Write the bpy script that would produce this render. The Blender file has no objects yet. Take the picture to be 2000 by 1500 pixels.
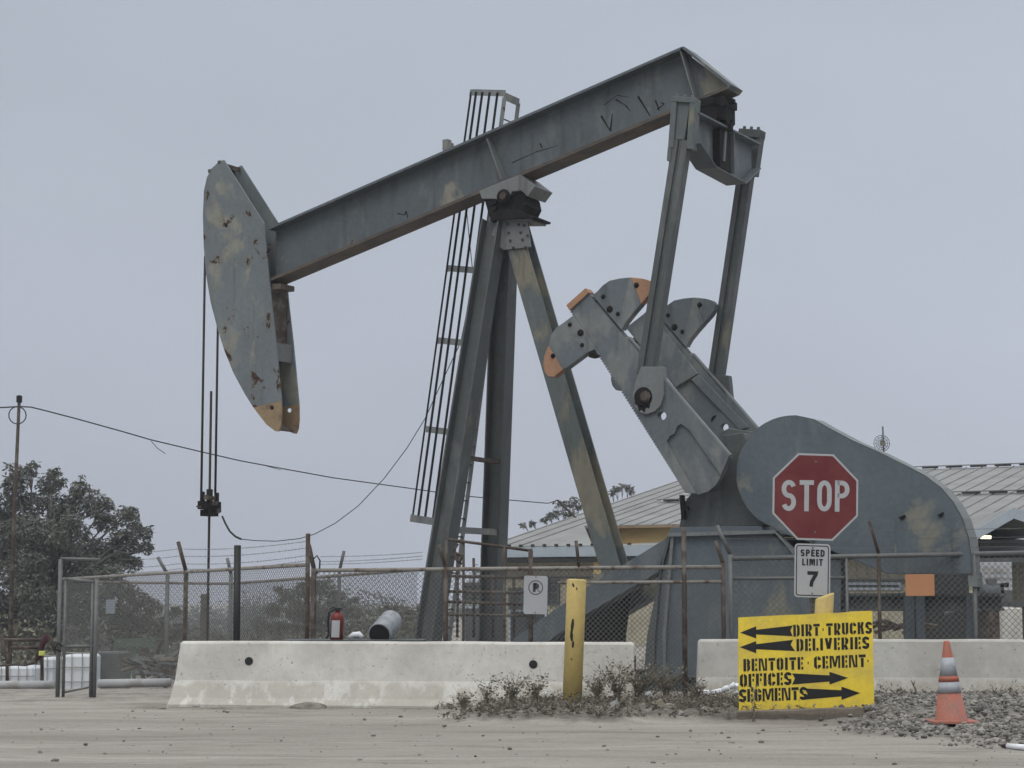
import bpy, math, random
from mathutils import Vector, Matrix, noise
from mathutils.geometry import tessellate_polygon
random.seed(11)
R = math.radians
SC = bpy.context.scene
COL = SC.collection

# ------------------------------------------------------------------ camera
FPX, CAMH, TANP = 4000.0, 1.3, 0.10575
PITCH = math.atan(TANP)
cam_d = bpy.data.cameras.new("camera")
cam = bpy.data.objects.new("camera", cam_d)
COL.objects.link(cam)
cam.location = (0, 0, CAMH)
cam.rotation_euler = (R(90) + PITCH, 0, 0)
cam_d.sensor_width = 36.0
cam_d.lens = FPX / 2000.0 * 36.0
cam_d.clip_start = 0.5
cam_d.clip_end = 6000
SC.camera = cam

# ------------------------------------------------------------------ overcast daylight
SUN_EL, SUN_AZ = R(52), R(205)          # azimuth clockwise from +Y: behind the camera, to the left
w = bpy.data.worlds.new("World")
SC.world = w
w.use_nodes = True
nt = w.node_tree
nt.nodes.clear()
wo = nt.nodes.new("ShaderNodeOutputWorld")
bg = nt.nodes.new("ShaderNodeBackground")
sky = nt.nodes.new("ShaderNodeTexSky")
sky.sky_type = 'NISHITA'
sky.sun_disc = False
sky.sun_elevation = SUN_EL
sky.sun_rotation = SUN_AZ
sky.dust_density = 4.0
tc = nt.nodes.new("ShaderNodeTexCoord")
sep = nt.nodes.new("ShaderNodeSeparateXYZ")
ramp = nt.nodes.new("ShaderNodeValToRGB")
nt.links.new(tc.outputs['Generated'], sep.inputs[0])
nt.links.new(sep.outputs['Z'], ramp.inputs[0])
# cloud deck: dull at the horizon, brighter overhead
ramp.color_ramp.interpolation = 'EASE'
e = ramp.color_ramp.elements
e[0].position = 0.0; e[0].color = (5.0, 5.38, 6.3, 1)
e[1].position = 0.34; e[1].color = (4.6, 5.12, 5.8, 1)
n = e.new(0.12); n.color = (5.2, 5.63, 6.55, 1)
n = e.new(0.24); n.color = (4.9, 5.42, 6.2, 1)
n = e.new(0.5); n.color = (10.0, 10.4, 11.0, 1)
n = e.new(1.0); n.color = (15.5, 15.6, 15.8, 1)
cn = nt.nodes.new("ShaderNodeTexNoise")
cn.inputs['Scale'].default_value = 2.2
cn.inputs['Detail'].default_value = 3.0
mp = nt.nodes.new("ShaderNodeMapping")
mp.inputs['Scale'].default_value = (1, 1, 2.2)
nt.links.new(tc.outputs['Generated'], mp.inputs[0])
nt.links.new(mp.outputs[0], cn.inputs['Vector'])
mr = nt.nodes.new("ShaderNodeMapRange")
mr.inputs['From Min'].default_value = 0.3; mr.inputs['From Max'].default_value = 0.7
mr.inputs['To Min'].default_value = 0.92; mr.inputs['To Max'].default_value = 1.07
nt.links.new(cn.outputs['Fac'], mr.inputs['Value'])
vm = nt.nodes.new("ShaderNodeVectorMath"); vm.operation = 'SCALE'
nt.links.new(ramp.outputs['Color'], vm.inputs[0])
mr2 = nt.nodes.new("ShaderNodeMapRange")
mr2.inputs['From Min'].default_value = -0.3; mr2.inputs['From Max'].default_value = 0.3
mr2.inputs['To Min'].default_value = 0.91; mr2.inputs['To Max'].default_value = 1.05
nt.links.new(sep.outputs['X'], mr2.inputs['Value'])
mm = nt.nodes.new("ShaderNodeMath"); mm.operation = 'MULTIPLY'
nt.links.new(mr.outputs[0], mm.inputs[0]); nt.links.new(mr2.outputs[0], mm.inputs[1])
nt.links.new(mm.outputs[0], vm.inputs['Scale'])
mx = nt.nodes.new("ShaderNodeMixRGB")
mx.inputs[0].default_value = 0.95
nt.links.new(sky.outputs[0], mx.inputs[1])
nt.links.new(vm.outputs[0], mx.inputs[2])
nt.links.new(mx.outputs[0], bg.inputs['Color'])
bg.inputs['Strength'].default_value = 0.105
nt.links.new(bg.outputs[0], wo.inputs[0])

sd = bpy.data.lights.new("sun", 'SUN')
sd.energy = 1.0
sd.angle = R(40)
sd.color = (1.0, 0.965, 0.91)
sun = bpy.data.objects.new("sun", sd)
COL.objects.link(sun)
sdir = Vector((math.sin(SUN_AZ) * math.cos(SUN_EL), math.cos(SUN_AZ) * math.cos(SUN_EL), math.sin(SUN_EL)))
sun.rotation_euler = sdir.to_track_quat('Z', 'Y').to_euler()
sun.location = (0, -20, 40)

SC.view_settings.view_transform = 'Standard'
SC.view_settings.look = 'None'
SC.view_settings.exposure = -0.10
SC.view_settings.gamma = 1.0
SC.cycles.max_bounces = 6
SC.cycles.diffuse_bounces = 3

# ------------------------------------------------------------------ picture geometry -> places
C0 = Vector((0, 0, CAMH))
CF = Vector((0, math.cos(PITCH), math.sin(PITCH)))
CU = Vector((0, -math.sin(PITCH), math.cos(PITCH)))
CR = Vector((1, 0, 0))
def ray(px, py): return CF + CR * ((px - 1000) / FPX) + CU * ((750 - py) / FPX)
def P(px, py, Y):
    d = ray(px, py); return C0 + d * (Y / d.y)
def sm(a, b, x):
    t = max(0.0, min(1.0, (x - a) / (b - a))); return t * t * (3 - 2 * t)
def gz(x, y):
    z = -1.15 * sm(29.5, 44, y) * sm(-3.2, -6.5, x)
    z -= 5.0 * sm(110, 300, y) * sm(-3.2, -9, x)
    z += 0.10 * sm(21.6, 22.5, y) * (1 - sm(24.6, 26.5, y)) * sm(-1.2, 0.3, x)
    z += 0.06 * sm(20.5, 22.5, y) * (1 - sm(24.6, 26.5, y)) * sm(3.0, 3.8, x)
    z += 0.06 * sm(26, 28, y) * (1 - sm(28, 31, y)) * sm(-3.5, -4.2, x)
    return z
def G(px, Y):
    x = (px - 1000) / FPX * Y * math.cos(PITCH) ** -1 * 0.9945
    return Vector((x, Y, gz(x, Y)))
def ground_at(px, Y):
    q = P(px, 1200, Y); return Vector((q.x, Y, gz(q.x, Y)))

# pumping-unit frame: U towards the horse head, V away from the camera, Z up
TH = R(29)
VV = Vector((math.sin(TH), math.cos(TH), 0))
UU = Vector((-math.cos(TH), math.sin(TH), 0))
ZZ = Vector((0, 0, 1))
OO = P(985, 385, 32.5)
OO.z = 0.0
def PV(px, py, v):
    d = ray(px, py); return C0 + d * (((OO - C0).dot(VV) + v) / d.dot(VV))
def PU(px, py, u):
    d = ray(px, py); return C0 + d * (((OO - C0).dot(UU) + u) / d.dot(UU))
def W(u, v, z): return OO + UU * u + VV * v + ZZ * z
def uvw(p): q = p - OO; return q.dot(UU), q.dot(VV), p.z

# ------------------------------------------------------------------ mesh builder
class MB:
    def __init__(s): s.v = []; s.f = []; s.m = []; s.sm = []
    def add(s, vs, fs, mi=0, smooth=False):
        b = len(s.v); s.v += [Vector(p) for p in vs]
        for f in fs: s.f.append([b + i for i in f]); s.m.append(mi); s.sm.append(smooth)
        return s
    def prism(s, pts, vec, holes=(), mi=0, side_mi=None):
        pts = [Vector(p) for p in pts]; loops = [pts] + [[Vector(p) for p in h] for h in holes]
        flat = [p for l in loops for p in l]; n = len(flat)
        if len(pts) == 4 and not holes: tri = [(0, 1, 2, 3)]
        else: tri = tessellate_polygon(loops)
        vec = Vector(vec)
        vs = flat + [p + vec for p in flat]
        fs = []
        nrm = sum(((pts[i] - pts[0]).cross(pts[(i + 1) % len(pts)] - pts[0]) for i in range(1, len(pts))), Vector())
        flip = nrm.dot(vec) > 0
        caps = []
        for t in tri:
            a = [flat[i] for i in t]
            tn = (a[1] - a[0]).cross(a[2] - a[0])
            t = list(t)
            if tn.dot(vec) > 0: t = t[::-1]
            caps.append(t); caps.append([i + n for i in t[::-1]])
        s.add(vs, caps, mi)
        b = len(s.v) - len(vs); k = 0
        for li, l in enumerate(loops):
            m = len(l)
            ln = sum(((l[i] - l[0]).cross(l[(i + 1) % m] - l[0]) for i in range(1, m)), Vector())
            fl = (ln.dot(vec) > 0) ^ (li > 0)
            for i in range(m):
                j = (i + 1) % m
                q = [k + i, k + j, n + k + j, n + k + i]
                if not fl: q = q[::-1]
                s.f.append([b + x for x in q]); s.m.append(mi if side_mi is None else side_mi); s.sm.append(False)
            k += m
        return s
    def box(s, c, ex, ey, ez, mi=0):
        # c centre, ex/ey/ez half-extent vectors
        c, ex, ey, ez = map(Vector, (c, ex, ey, ez))
        if ex.cross(ey).dot(ez) < 0: ex = -ex
        vs = [c + ex * a + ey * b + ez * d for d in (-1, 1) for b in (-1, 1) for a in (-1, 1)]
        return s.add(vs, [(0, 2, 3, 1), (4, 5, 7, 6), (0, 1, 5, 4), (2, 6, 7, 3), (0, 4, 6, 2), (1, 3, 7, 5)], mi)
    def abox(s, x0, x1, y0, y1, z0, z1, mi=0):
        return s.box(((x0 + x1) / 2, (y0 + y1) / 2, (z0 + z1) / 2), ((x1 - x0) / 2, 0, 0), (0, (y1 - y0) / 2, 0), (0, 0, (z1 - z0) / 2), mi)
    def bar(s, p0, p1, a, b, mi=0):
        # rectangular bar p0->p1, a and b half-extent vectors of the section
        p0, p1 = Vector(p0), Vector(p1)
        return s.box((p0 + p1) / 2, (p1 - p0) / 2, a, b, mi)
    def hbeam(s, p0, p1, hd, bd, h, b, tf=.02, tw=.014, mi=0):
        hd, bd = Vector(hd).normalized(), Vector(bd).normalized()
        for k in (-1, 1): s.bar(p0 + hd * (k * (h - tf) / 2), p1 + hd * (k * (h - tf) / 2), hd * (tf / 2), bd * (b / 2), mi)
        s.bar(p0, p1, hd * (h / 2 - tf), bd * (tw / 2), mi)
        return s
    def tube(s, p0, p1, r, n=8, r1=None, mi=0, smooth=True, caps=True):
        return s.path([p0, p1], [r, r if r1 is None else r1], n, mi, smooth, caps)
    def path(s, pts, r, n=6, mi=0, smooth=True, caps=True):
        pts = [Vector(p) for p in pts]; m = len(pts)
        if not isinstance(r, (list, tuple)): r = [r] * m
        t0 = (pts[1] - pts[0]).normalized()
        a = t0.orthogonal().normalized()
        vs = []
        for i, p in enumerate(pts):
            t = (pts[min(i + 1, m - 1)] - pts[max(i - 1, 0)]).normalized()
            a = (a - t * a.dot(t))
            if a.length < 1e-6: a = t.orthogonal()
            a.normalize(); b = t.cross(a)
            for k in range(n):
                an = 2 * math.pi * k / n
                vs.append(p + (a * math.cos(an) + b * math.sin(an)) * r[i])
        fs = []
        for i in range(m - 1):
            for k in range(n):
                j = (k + 1) % n
                fs.append((i * n + k, i * n + j, (i + 1) * n + j, (i + 1) * n + k))
        s.add(vs, fs, mi, smooth)
        if caps:
            b0 = len(s.v) - len(vs)
            s.f.append([b0 + k for k in range(n)][::-1]); s.m.append(mi); s.sm.append(False)
            s.f.append([b0 + (m - 1) * n + k for k in range(n)]); s.m.append(mi); s.sm.append(False)
        return s
    def lathe(s, o, ax, prof, n=20, mi=0, mis=None, smooth=True):
        # prof: list of (radius, height along ax)
        o = Vector(o); ax = Vector(ax).normalized(); a = ax.orthogonal().normalized(); b = ax.cross(a)
        vs = []
        for r_, h in prof:
            for k in range(n):
                an = 2 * math.pi * k / n
                vs.append(o + ax * h + (a * math.cos(an) + b * math.sin(an)) * r_)
        for i in range(len(prof) - 1):
            pass
        b0 = len(s.v); s.v += vs
        for i in range(len(prof) - 1):
            for k in range(n):
                j = (k + 1) % n
                s.f.append([b0 + i * n + k, b0 + i * n + j, b0 + (i + 1) * n + j, b0 + (i + 1) * n + k])
                s.m.append(mis[i] if mis else mi); s.sm.append(smooth)
        s.f.append([b0 + k for k in range(n)][::-1]); s.m.append(mis[0] if mis else mi); s.sm.append(False)
        s.f.append([b0 + (len(prof) - 1) * n + k for k in range(n)]); s.m.append(mis[-1] if mis else mi); s.sm.append(False)
        return s
    def build(s, name, mats, parent=None, bevel=0.0, label=None, origin=None, smooth_angle=None):
        me = bpy.data.meshes.new(name)
        if not isinstance(mats, (list, tuple)): mats = [mats]
        if parent is not None: o0 = WORLD_O[parent.name]
        elif origin is not None: o0 = Vector(origin)
        else:
            xs = [p.x for p in s.v]; ys = [p.y for p in s.v]; zs = [p.z for p in s.v]
            o0 = Vector(((min(xs) + max(xs)) / 2, (min(ys) + max(ys)) / 2, min(zs)))
        me.from_pydata([p - o0 for p in s.v], [], s.f)
        for m in mats: me.materials.append(m)
        me.polygons.foreach_set('material_index', s.m)
        me.polygons.foreach_set('use_smooth', s.sm)
        me.update()
        o = bpy.data.objects.new(name, me)
        COL.objects.link(o)
        WORLD_O[o.name] = o0
        if parent is None: o.location = o0
        else: o.parent = parent
        if bevel > 0:
            bv = o.modifiers.new("bevel", 'BEVEL'); bv.width = bevel; bv.segments = 1; bv.limit_method = 'ANGLE'; bv.angle_limit = R(50)
        if label: o['label'] = label
        return o
WORLD_O = {}
def thing(name, loc, label, cat, group=None):
    o = bpy.data.objects.new(name, None); COL.objects.link(o)
    o.location = Vector(loc); WORLD_O[o.name] = Vector(loc); o.empty_display_size = 0.3
    return tag(o, label, cat, group)
def tag(o, label, cat, group=None, kind=None):
    o['label'] = label; o['category'] = cat
    if group: o['group'] = group
    if kind: o['kind'] = kind
    return o
def struct(o): o['kind'] = 'structure'; return o
def stuff(o, label, cat): return tag(o, label, cat, kind='stuff')
def kids(o): return [c for c in bpy.data.objects if c.parent is o]
def copy_tree(o, off=Vector(), parent=None, deep=True):
    c = o.copy(); COL.objects.link(c)
    WORLD_O[c.name] = WORLD_O[o.name] + (off if parent is None else Vector())
    if parent is not None: c.parent = parent
    c.location = o.location + off
    if deep:
        for ch in kids(o): copy_tree(ch, Vector(), c)
    return c
def circle(c, a, b, r, n=16):
    return [c + a * (r * math.cos(2 * math.pi * k / n)) + b * (r * math.sin(2 * math.pi * k / n)) for k in range(n)]

# ------------------------------------------------------------------ materials
def L(r, g, b):
    f = lambda c: (c / 255 / 12.92) if c / 255 <= 0.04045 else ((c / 255 + 0.055) / 1.055) ** 2.4
    return (f(r), f(g), f(b), 1)
class NT:
    def __init__(s, name):
        s.m = bpy.data.materials.new(name); s.m.use_nodes = True; s.t = s.m.node_tree
        s.b = s.t.nodes['Principled BSDF']; s.tc = s.t.nodes.new('ShaderNodeTexCoord')
        s.b.inputs['Specular IOR Level'].default_value = 0.35
    def n(s, k, **kw):
        x = s.t.nodes.new(k)
        for a, v in kw.items(): setattr(x, a, v)
        return x
    def l(s, a, b): s.t.links.new(a, b)
    def noise(s, scale, detail=4, rough=.55, vec=None, stretch=None, dist=0):
        x = s.n('ShaderNodeTexNoise'); x.inputs['Scale'].default_value = scale; x.inputs['Detail'].default_value = detail
        x.inputs['Roughness'].default_value = rough; x.inputs['Distortion'].default_value = dist
        src = vec or s.tc.outputs['Object']
        if stretch or vec is None:
            mpn = s.n('ShaderNodeMapping'); mpn.inputs['Scale'].default_value = stretch or (1, 1, 1)
            s.k = getattr(s, 'k', 0) + 3.7
            mpn.inputs['Location'].default_value = (s.k, s.k * .7 + 1, s.k * 1.3)
            s.l(src, mpn.inputs[0]); src = mpn.outputs[0]
        s.l(src, x.inputs['Vector']); return x.outputs['Fac']
    def ramp(s, fac, lo, hi, a=0.0, b=1.0):
        x = s.n('ShaderNodeMapRange'); x.inputs['From Min'].default_value = lo; x.inputs['From Max'].default_value = hi
        x.inputs['To Min'].default_value = a; x.inputs['To Max'].default_value = b
        s.l(fac, x.inputs['Value']); return x.outputs[0]
    def mul(s, a, b, op='MULTIPLY'):
        x = s.n('ShaderNodeMath', operation=op)
        for i, q in enumerate((a, b)):
            if isinstance(q, (int, float)): x.inputs[i].default_value = q
            else: s.l(q, x.inputs[i])
        return x.outputs[0]
    def mix(s, fac, a, b, kind='MIX'):
        x = s.n('ShaderNodeMixRGB', blend_type=kind)
        if isinstance(fac, (int, float)): x.inputs[0].default_value = fac
        else: s.l(fac, x.inputs[0])
        for i, q in ((1, a), (2, b)):
            if isinstance(q, tuple): x.inputs[i].default_value = q
            else: s.l(q, x.inputs[i])
        return x.outputs[0]
    def val(s, col, fac, amt):
        # brightness variation +-amt by fac
        g = s.ramp(fac, .25, .75, 1 - amt, 1 + amt)
        x = s.n('ShaderNodeVectorMath', operation='SCALE')
        if isinstance(col, tuple): x.inputs[0].default_value = col[:3]
        else: s.l(col, x.inputs[0])
        s.l(g, x.inputs['Scale']); return x.outputs[0]
    def fin(s, col, rough=.6, metal=0.0, bump=None, bstr=.2, bdist=.01):
        if isinstance(col, tuple): s.b.inputs['Base Color'].default_value = col
        else: s.l(col, s.b.inputs['Base Color'])
        if isinstance(rough, (int, float)): s.b.inputs['Roughness'].default_value = rough
        else: s.l(rough, s.b.inputs['Roughness'])
        s.b.inputs['Metallic'].default_value = metal
        if bump is not None:
            x = s.n('ShaderNodeBump'); x.inputs['Strength'].default_value = bstr; x.inputs['Distance'].default_value = bdist
            s.l(bump, x.inputs['Height']); s.l(x.outputs[0], s.b.inputs['Normal'])
        return s.m
def m_steel(name, base, patch, pat=.60, rust=.70, rough=.55, grime=.57, rustcol=(.045, .022, .013, 1), seed=0):
    t = NT(name); t.k = seed
    c = t.val(base, t.noise(1.1, 5), .13)
    c = t.val(c, t.noise(14, 6, .7), .16)
    pm = t.ramp(t.noise(.8, 5, .6, stretch=(1, 1, .6), dist=.4), pat, pat + .05)
    c = t.mix(t.mul(pm, .75), c, t.val(patch, t.noise(5, 5), .2))
    st = t.ramp(t.noise(5, 5, .6, stretch=(1, 1, .12)), grime, grime + .16)
    c = t.mix(t.mul(st, .5), c, (.035, .033, .03, 1))
    sp = t.ramp(t.noise(17, 6, .6), .69, .72)
    c = t.mix(t.mul(sp, .7), c, (.04, .03, .024, 1))
    fd = t.ramp(t.noise(2.0, 7, .65, stretch=(1, 1, .35), dist=.6), .54, .66)
    c = t.mix(t.mul(fd, .22), c, (.26, .27, .26, 1))
    dr = t.ramp(t.noise(9, 4, .6, stretch=(1, 1, .05)), .66, .74)
    c = t.mix(t.mul(dr, .45), c, (.075, .05, .034, 1))
    rn = t.noise(3.2, 9, .62, dist=.3)
    rm = t.ramp(rn, rust, rust + .025)
    halo = t.ramp(rn, rust - .07, rust + .02)
    c = t.mix(t.mul(halo, .35), c, (.16, .12, .085, 1))
    c = t.mix(rm, c, t.val(rustcol, t.noise(40, 3), .5))
    rg = t.mix(rm, (rough,) * 3 + (1,), (.95,) * 3 + (1,))
    return t.fin(c, rg, 0, t.noise(30, 6, .6), .25, .006)
def m_plain(name, col, rough=.6, var=.12, scale=6, metal=0., bump=.15, spec=None, stretch=None):
    t = NT(name)
    c = t.val(col, t.noise(scale, 5, .6, stretch=stretch), var)
    c = t.val(c, t.noise(scale * 7, 4, .6), var * .6)
    if spec is not None: t.b.inputs['Specular IOR Level'].default_value = spec
    return t.fin(c, rough, metal, t.noise(scale * 5, 5), bump, .004)
def m_two(name, a, b, lo, hi, scale, rough=.7, var=.1, stretch=None, bump=.2):
    t = NT(name)
    c = t.mix(t.ramp(t.noise(scale, 7, .62, stretch=stretch, dist=.2), lo, hi), a, b)
    c = t.val(c, t.noise(scale * 6, 5, .65), var)
    return t.fin(c, rough, 0, t.noise(scale * 8, 6), bump, .006)

M = {}
GREY = (.090, .107, .118, 1); BEIGE = (.25, .235, .18, 1)
M['steel'] = m_steel('grey_paint', GREY, BEIGE, .575, .70, seed=1)
M['head'] = m_steel('weathered_grey_paint', (.138, .160, .170, 1), (.25, .245, .195, 1), .575, .612, seed=9)
M['leg'] = m_steel('leg_paint', (.074, .083, .083, 1), (.17, .155, .11, 1), .62, .74, seed=5)
M['legtan'] = m_steel('leg_paint_patched', (.10, .116, .116, 1), (.21, .19, .135, 1), .535, .74, seed=15)
M['crank'] = m_steel('crank_paint', (.112, .132, .145, 1), (.19, .20, .19, 1), .57, .70, seed=22)
M['guard'] = m_steel('guard_paint', (.096, .119, .135, 1), (.22, .21, .16, 1), .57, .74, seed=31, grime=.7)
M['dark'] = m_plain('greasy_dark_steel', (.014, .013, .013, 1), .75, .5, 8, bump=.4, spec=.12)
M['under'] = m_two('rusty_flange', (.11, .085, .065, 1), (.07, .062, .055, 1), .4, .6, 3)
M['rail'] = m_steel('rail_paint', (.16, .172, .172, 1), (.24, .22, .17, 1), .6, .68, seed=43)
M['orange'] = m_two('orange_paint', (.36, .20, .118, 1), (.30, .165, .10, 1), .45, .62, 4)
M['tan'] = m_two('tan_paint', (.27, .195, .115, 1), (.17, .115, .07, 1), .5, .65, 4)
M['bolt'] = m_plain('bolt_steel', (.055, .055, .052, 1), .5, .3, 20)
M['wire'] = m_plain('black_cable', (.018, .018, .02, 1), .5, .2, 30)
M['rope'] = m_plain('rusty_wire_rope', (.035, .026, .021, 1), .7, .3, 30)
M['galv'] = m_plain('galvanised_steel', (.13, .134, .132, 1), .5, .2, 12, metal=.1)
M['mesh'] = m_plain('chain_link_wire', (.13, .13, .125, 1), .5, .2, 20, metal=.1)
M['rust'] = m_two('rusty_pipe', (.052, .036, .027, 1), (.115, .10, .083, 1), .47, .62, 5)
M['rustlight'] = m_two('worn_pipe', (.25, .235, .21, 1), (.10, .062, .045, 1), .52, .66, 6)
M['black'] = m_plain('black_paint', (.012, .012, .012, 1), .5, .3, 15)
M['white'] = m_plain('white_sheet', (.40, .41, .42, 1), .35, .06, 4, bump=.04)
M['signred'] = m_two('faded_red_sheeting', (.13, .018, .020, 1), (.165, .036, .036, 1), .42, .66, 2.5, .38, .09, bump=.03)
M['yellow'] = m_two('yellow_sign_paint', (.82, .62, .055, 1), (.66, .50, .085, 1), .46, .68, 3.5, .5, .09, bump=.05)
M['bollard'] = m_two('yellow_bollard_paint', (.60, .46, .165, 1), (.47, .37, .15, 1), .48, .66, 3.0, .55, .08, stretch=(1, 1, .5))
M['wood'] = m_two('weathered_timber', (.20, .17, .135, 1), (.12, .10, .08, 1), .4, .6, 4, .85, .2, stretch=(.3, 3, 3))
M['roof'] = m_two('metal_roof', (.225, .228, .218, 1), (.17, .17, .16, 1), .4, .62, .8, .5, .08)
M['cream'] = m_two('cream_siding', (.46, .42, .31, 1), (.36, .325, .24, 1), .42, .62, 1.2, .7, .1)
M['ochre'] = m_two('ochre_wall', (.56, .40, .165, 1), (.48, .35, .15, 1), .4, .6, 1.5, .7, .06)
M['fascia'] = m_plain('blue_grey_fascia', (.34, .39, .43, 1), .6, .08, 2)
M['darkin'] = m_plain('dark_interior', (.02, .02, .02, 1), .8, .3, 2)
M['glassdark'] = m_plain('dark_window', (.045, .05, .052, 1), .25, .3, 4)
M['tote'] = m_plain('white_plastic_tote', (.66, .69, .72, 1), .4, .08, 3)
M['red'] = m_plain('red_enamel', (.15, .018, .014, 1), .35, .12, 6)
M['barrel'] = m_two('galvanised_drum', (.30, .315, .335, 1), (.21, .225, .25, 1), .45, .6, 5, .35, .1)
M['greyblock'] = m_two('grey_block', (.15, .155, .15, 1), (.105, .108, .103, 1), .42, .6, 3)
M['pipe'] = m_two('grey_pipe', (.36, .365, .37, 1), (.26, .25, .235, 1), .45, .6, 3)
M['cone'] = m_two('faded_orange_plastic', (.40, .10, .052, 1), (.27, .12, .09, 1), .42, .64, 5, .5, .1)
M['cone2'] = m_two('scuffed_orange_plastic', (.37, .13, .09, 1), (.25, .14, .115, 1), .44, .66, 6, .6, .16)
M['band'] = m_two('reflective_band', (.37, .39, .42, 1), (.23, .24, .25, 1), .5, .7, 9, .4, .05)
M['board'] = m_plain('orange_board', (.45, .215, .105, 1), .6, .05, 6)
M['rag'] = m_plain('dark_red_cloth', (.045, .012, .018, 1), .9, .3, 10)
M['lime'] = m_plain('lime_plastic', (.50, .55, .12, 1), .5, .1, 8)
M['greennet'] = m_plain('faded_green_paint', (.10, .15, .10, 1), .7, .2, 6)
M['tarp'] = m_plain('white_plastic_film', (.72, .74, .77, 1), .4, .1, 9, bump=.5)
def m_emit(name, col, st):
    t = NT(name); t.b.inputs['Emission Color'].default_value = col; t.b.inputs['Emission Strength'].default_value = st
    return t.fin(col, .5)
M['lamp'] = m_emit('lit_lamp', (1, .86, .62, 1), 2.2)
# concrete barrier: pale cast concrete, tyre and splash dirt low down with an irregular upper edge
def m_barrier(nm='cast_concrete', k=1.0, seed=0):
    t = NT(nm); t.k = seed
    sp = t.n('ShaderNodeSeparateXYZ'); t.l(t.tc.outputs['Object'], sp.inputs[0])
    c = t.mix(t.ramp(t.noise(1.4, 7, .6), .4, .65), (.60 * k, .59 * k, .545 * k, 1), (.48 * k, .465 * k, .425 * k, 1))
    c = t.val(c, t.noise(9, 7, .65), .10)
    c = t.mix(t.ramp(t.noise(22, 4, .6), .63, .70), c, (.30 * k, .28 * k, .25 * k, 1))
    c = t.mix(t.mul(t.ramp(t.noise(3.2, 6, .65, stretch=(1, 1, .5)), .52, .68), .4), c, (.37 * k, .355 * k, .315 * k, 1))
    edge = t.mul(t.noise(2.2, 5, .65, stretch=(1, 1, .15)), .34)
    hgt = t.mul(t.mul(sp.outputs['Z'], edge, 'SUBTRACT'), .13, 'SUBTRACT')
    dm = t.ramp(hgt, .02, -.03)
    brk = t.ramp(t.noise(5.5, 6, .6, stretch=(1, 1, .35)), .60, .52)
    dc = t.mix(t.noise(2, 4), (.42 * k, .39 * k, .325 * k, 1), (.34 * k, .315 * k, .27 * k, 1))
    c = t.mix(t.mul(t.mul(dm, brk), .62), c, dc)
    strk = t.ramp(t.noise(6, 5, .6, stretch=(1.4, 1, .05)), .62, .75)
    c = t.mix(t.mul(strk, .25), c, (.25, .235, .21, 1))
    return t.fin(c, .85, 0, t.noise(26, 8, .65), .5, .008)
M['conc'] = m_barrier(); M['conc2'] = m_barrier('older_concrete', .80, 13)
def m_ground():
    t = NT('dusty_yard')
    c = t.mix(t.ramp(t.noise(.35, 6, .6, stretch=(.5, 1.6, 1)), .38, .64), (.33, .31, .275, 1), (.245, .228, .20, 1))
    c = t.mix(t.mul(t.ramp(t.noise(1.0, 7, .62, stretch=(.30, 1.7, 1), dist=1.2), .50, .66), .65), c, (.17, .153, .13, 1))
    c = t.mix(t.mul(t.ramp(t.noise(.8, 6, .6, stretch=(.2, 2.3, 1), dist=.9), .54, .68), .7), c, (.375, .355, .315, 1))
    c = t.mix(t.mul(t.ramp(t.noise(1.7, 7, .65, stretch=(.55, 1.5, 1), dist=.8), .55, .70), .55), c, (.17, .152, .128, 1))
    c = t.val(c, t.noise(18, 6, .7), .16)
    c = t.val(c, t.noise(70, 3, .7), .14)
    # dark earth strip under the weeds and by the barrier, drawn by a vertex mask
    at = t.n('ShaderNodeAttribute'); at.attribute_name = 'soil'
    en = t.mul(at.outputs['Fac'], t.ramp(t.noise(3, 6, .7), .3, .7, .55, 1.45))
    sc = t.mix(t.ramp(t.noise(6, 6, .7), .4, .6), (.095, .083, .071, 1), (.175, .158, .135, 1))
    c = t.mix(t.ramp(en, .35, .75), c, sc)
    at2 = t.n('ShaderNodeAttribute'); at2.attribute_name = 'gravel'
    c = t.mix(t.mul(t.ramp(at2.outputs['Fac'], .2, .8), .8), c, t.mix(t.ramp(t.noise(12, 6, .7), .4, .6), (.15, .142, .127, 1), (.24, .23, .205, 1)))
    return t.fin(c, .95, 0, t.noise(28, 8, .7), .8, .02)
M['ground'] = m_ground()
def m_rock():
    t = NT('broken_concrete')
    oi = t.n('ShaderNodeNewGeometry')
    c = t.mix(oi.outputs['Random Per Island'], (.075, .07, .063, 1), (.31, .295, .265, 1))
    c = t.val(c, t.noise(25, 5, .65), .2)
    return t.fin(c, .9, 0, t.noise(40, 5), .5, .01)
M['rock'] = m_rock()
def m_leaf(name, a, b, rough=.6):
    t = NT(name)
    oi = t.n('ShaderNodeNewGeometry')
    c = t.mix(oi.outputs['Random Per Island'], a, b)
    c = t.val(c, t.noise(.5, 3), .25)
    return t.fin(c, rough)
M['leaf'] = m_leaf('grey_green_leaves', (.055, .062, .050, 1), (.15, .155, .125, 1))
M['leaf2'] = m_leaf('olive_leaves', (.07, .075, .052, 1), (.165, .155, .11, 1))
M['leaf3'] = m_leaf('dull_green_leaves', (.05, .06, .045, 1), (.10, .105, .08, 1))
M['weed'] = m_leaf('dry_weed', (.10, .09, .065, 1), (.30, .27, .20, 1))
M['weed2'] = m_leaf('brown_litter', (.10, .085, .066, 1), (.28, .25, .195, 1))
M['bark'] = m_two('grey_bark', (.055, .048, .042, 1), (.10, .09, .078, 1), .4, .6, 4)
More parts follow.
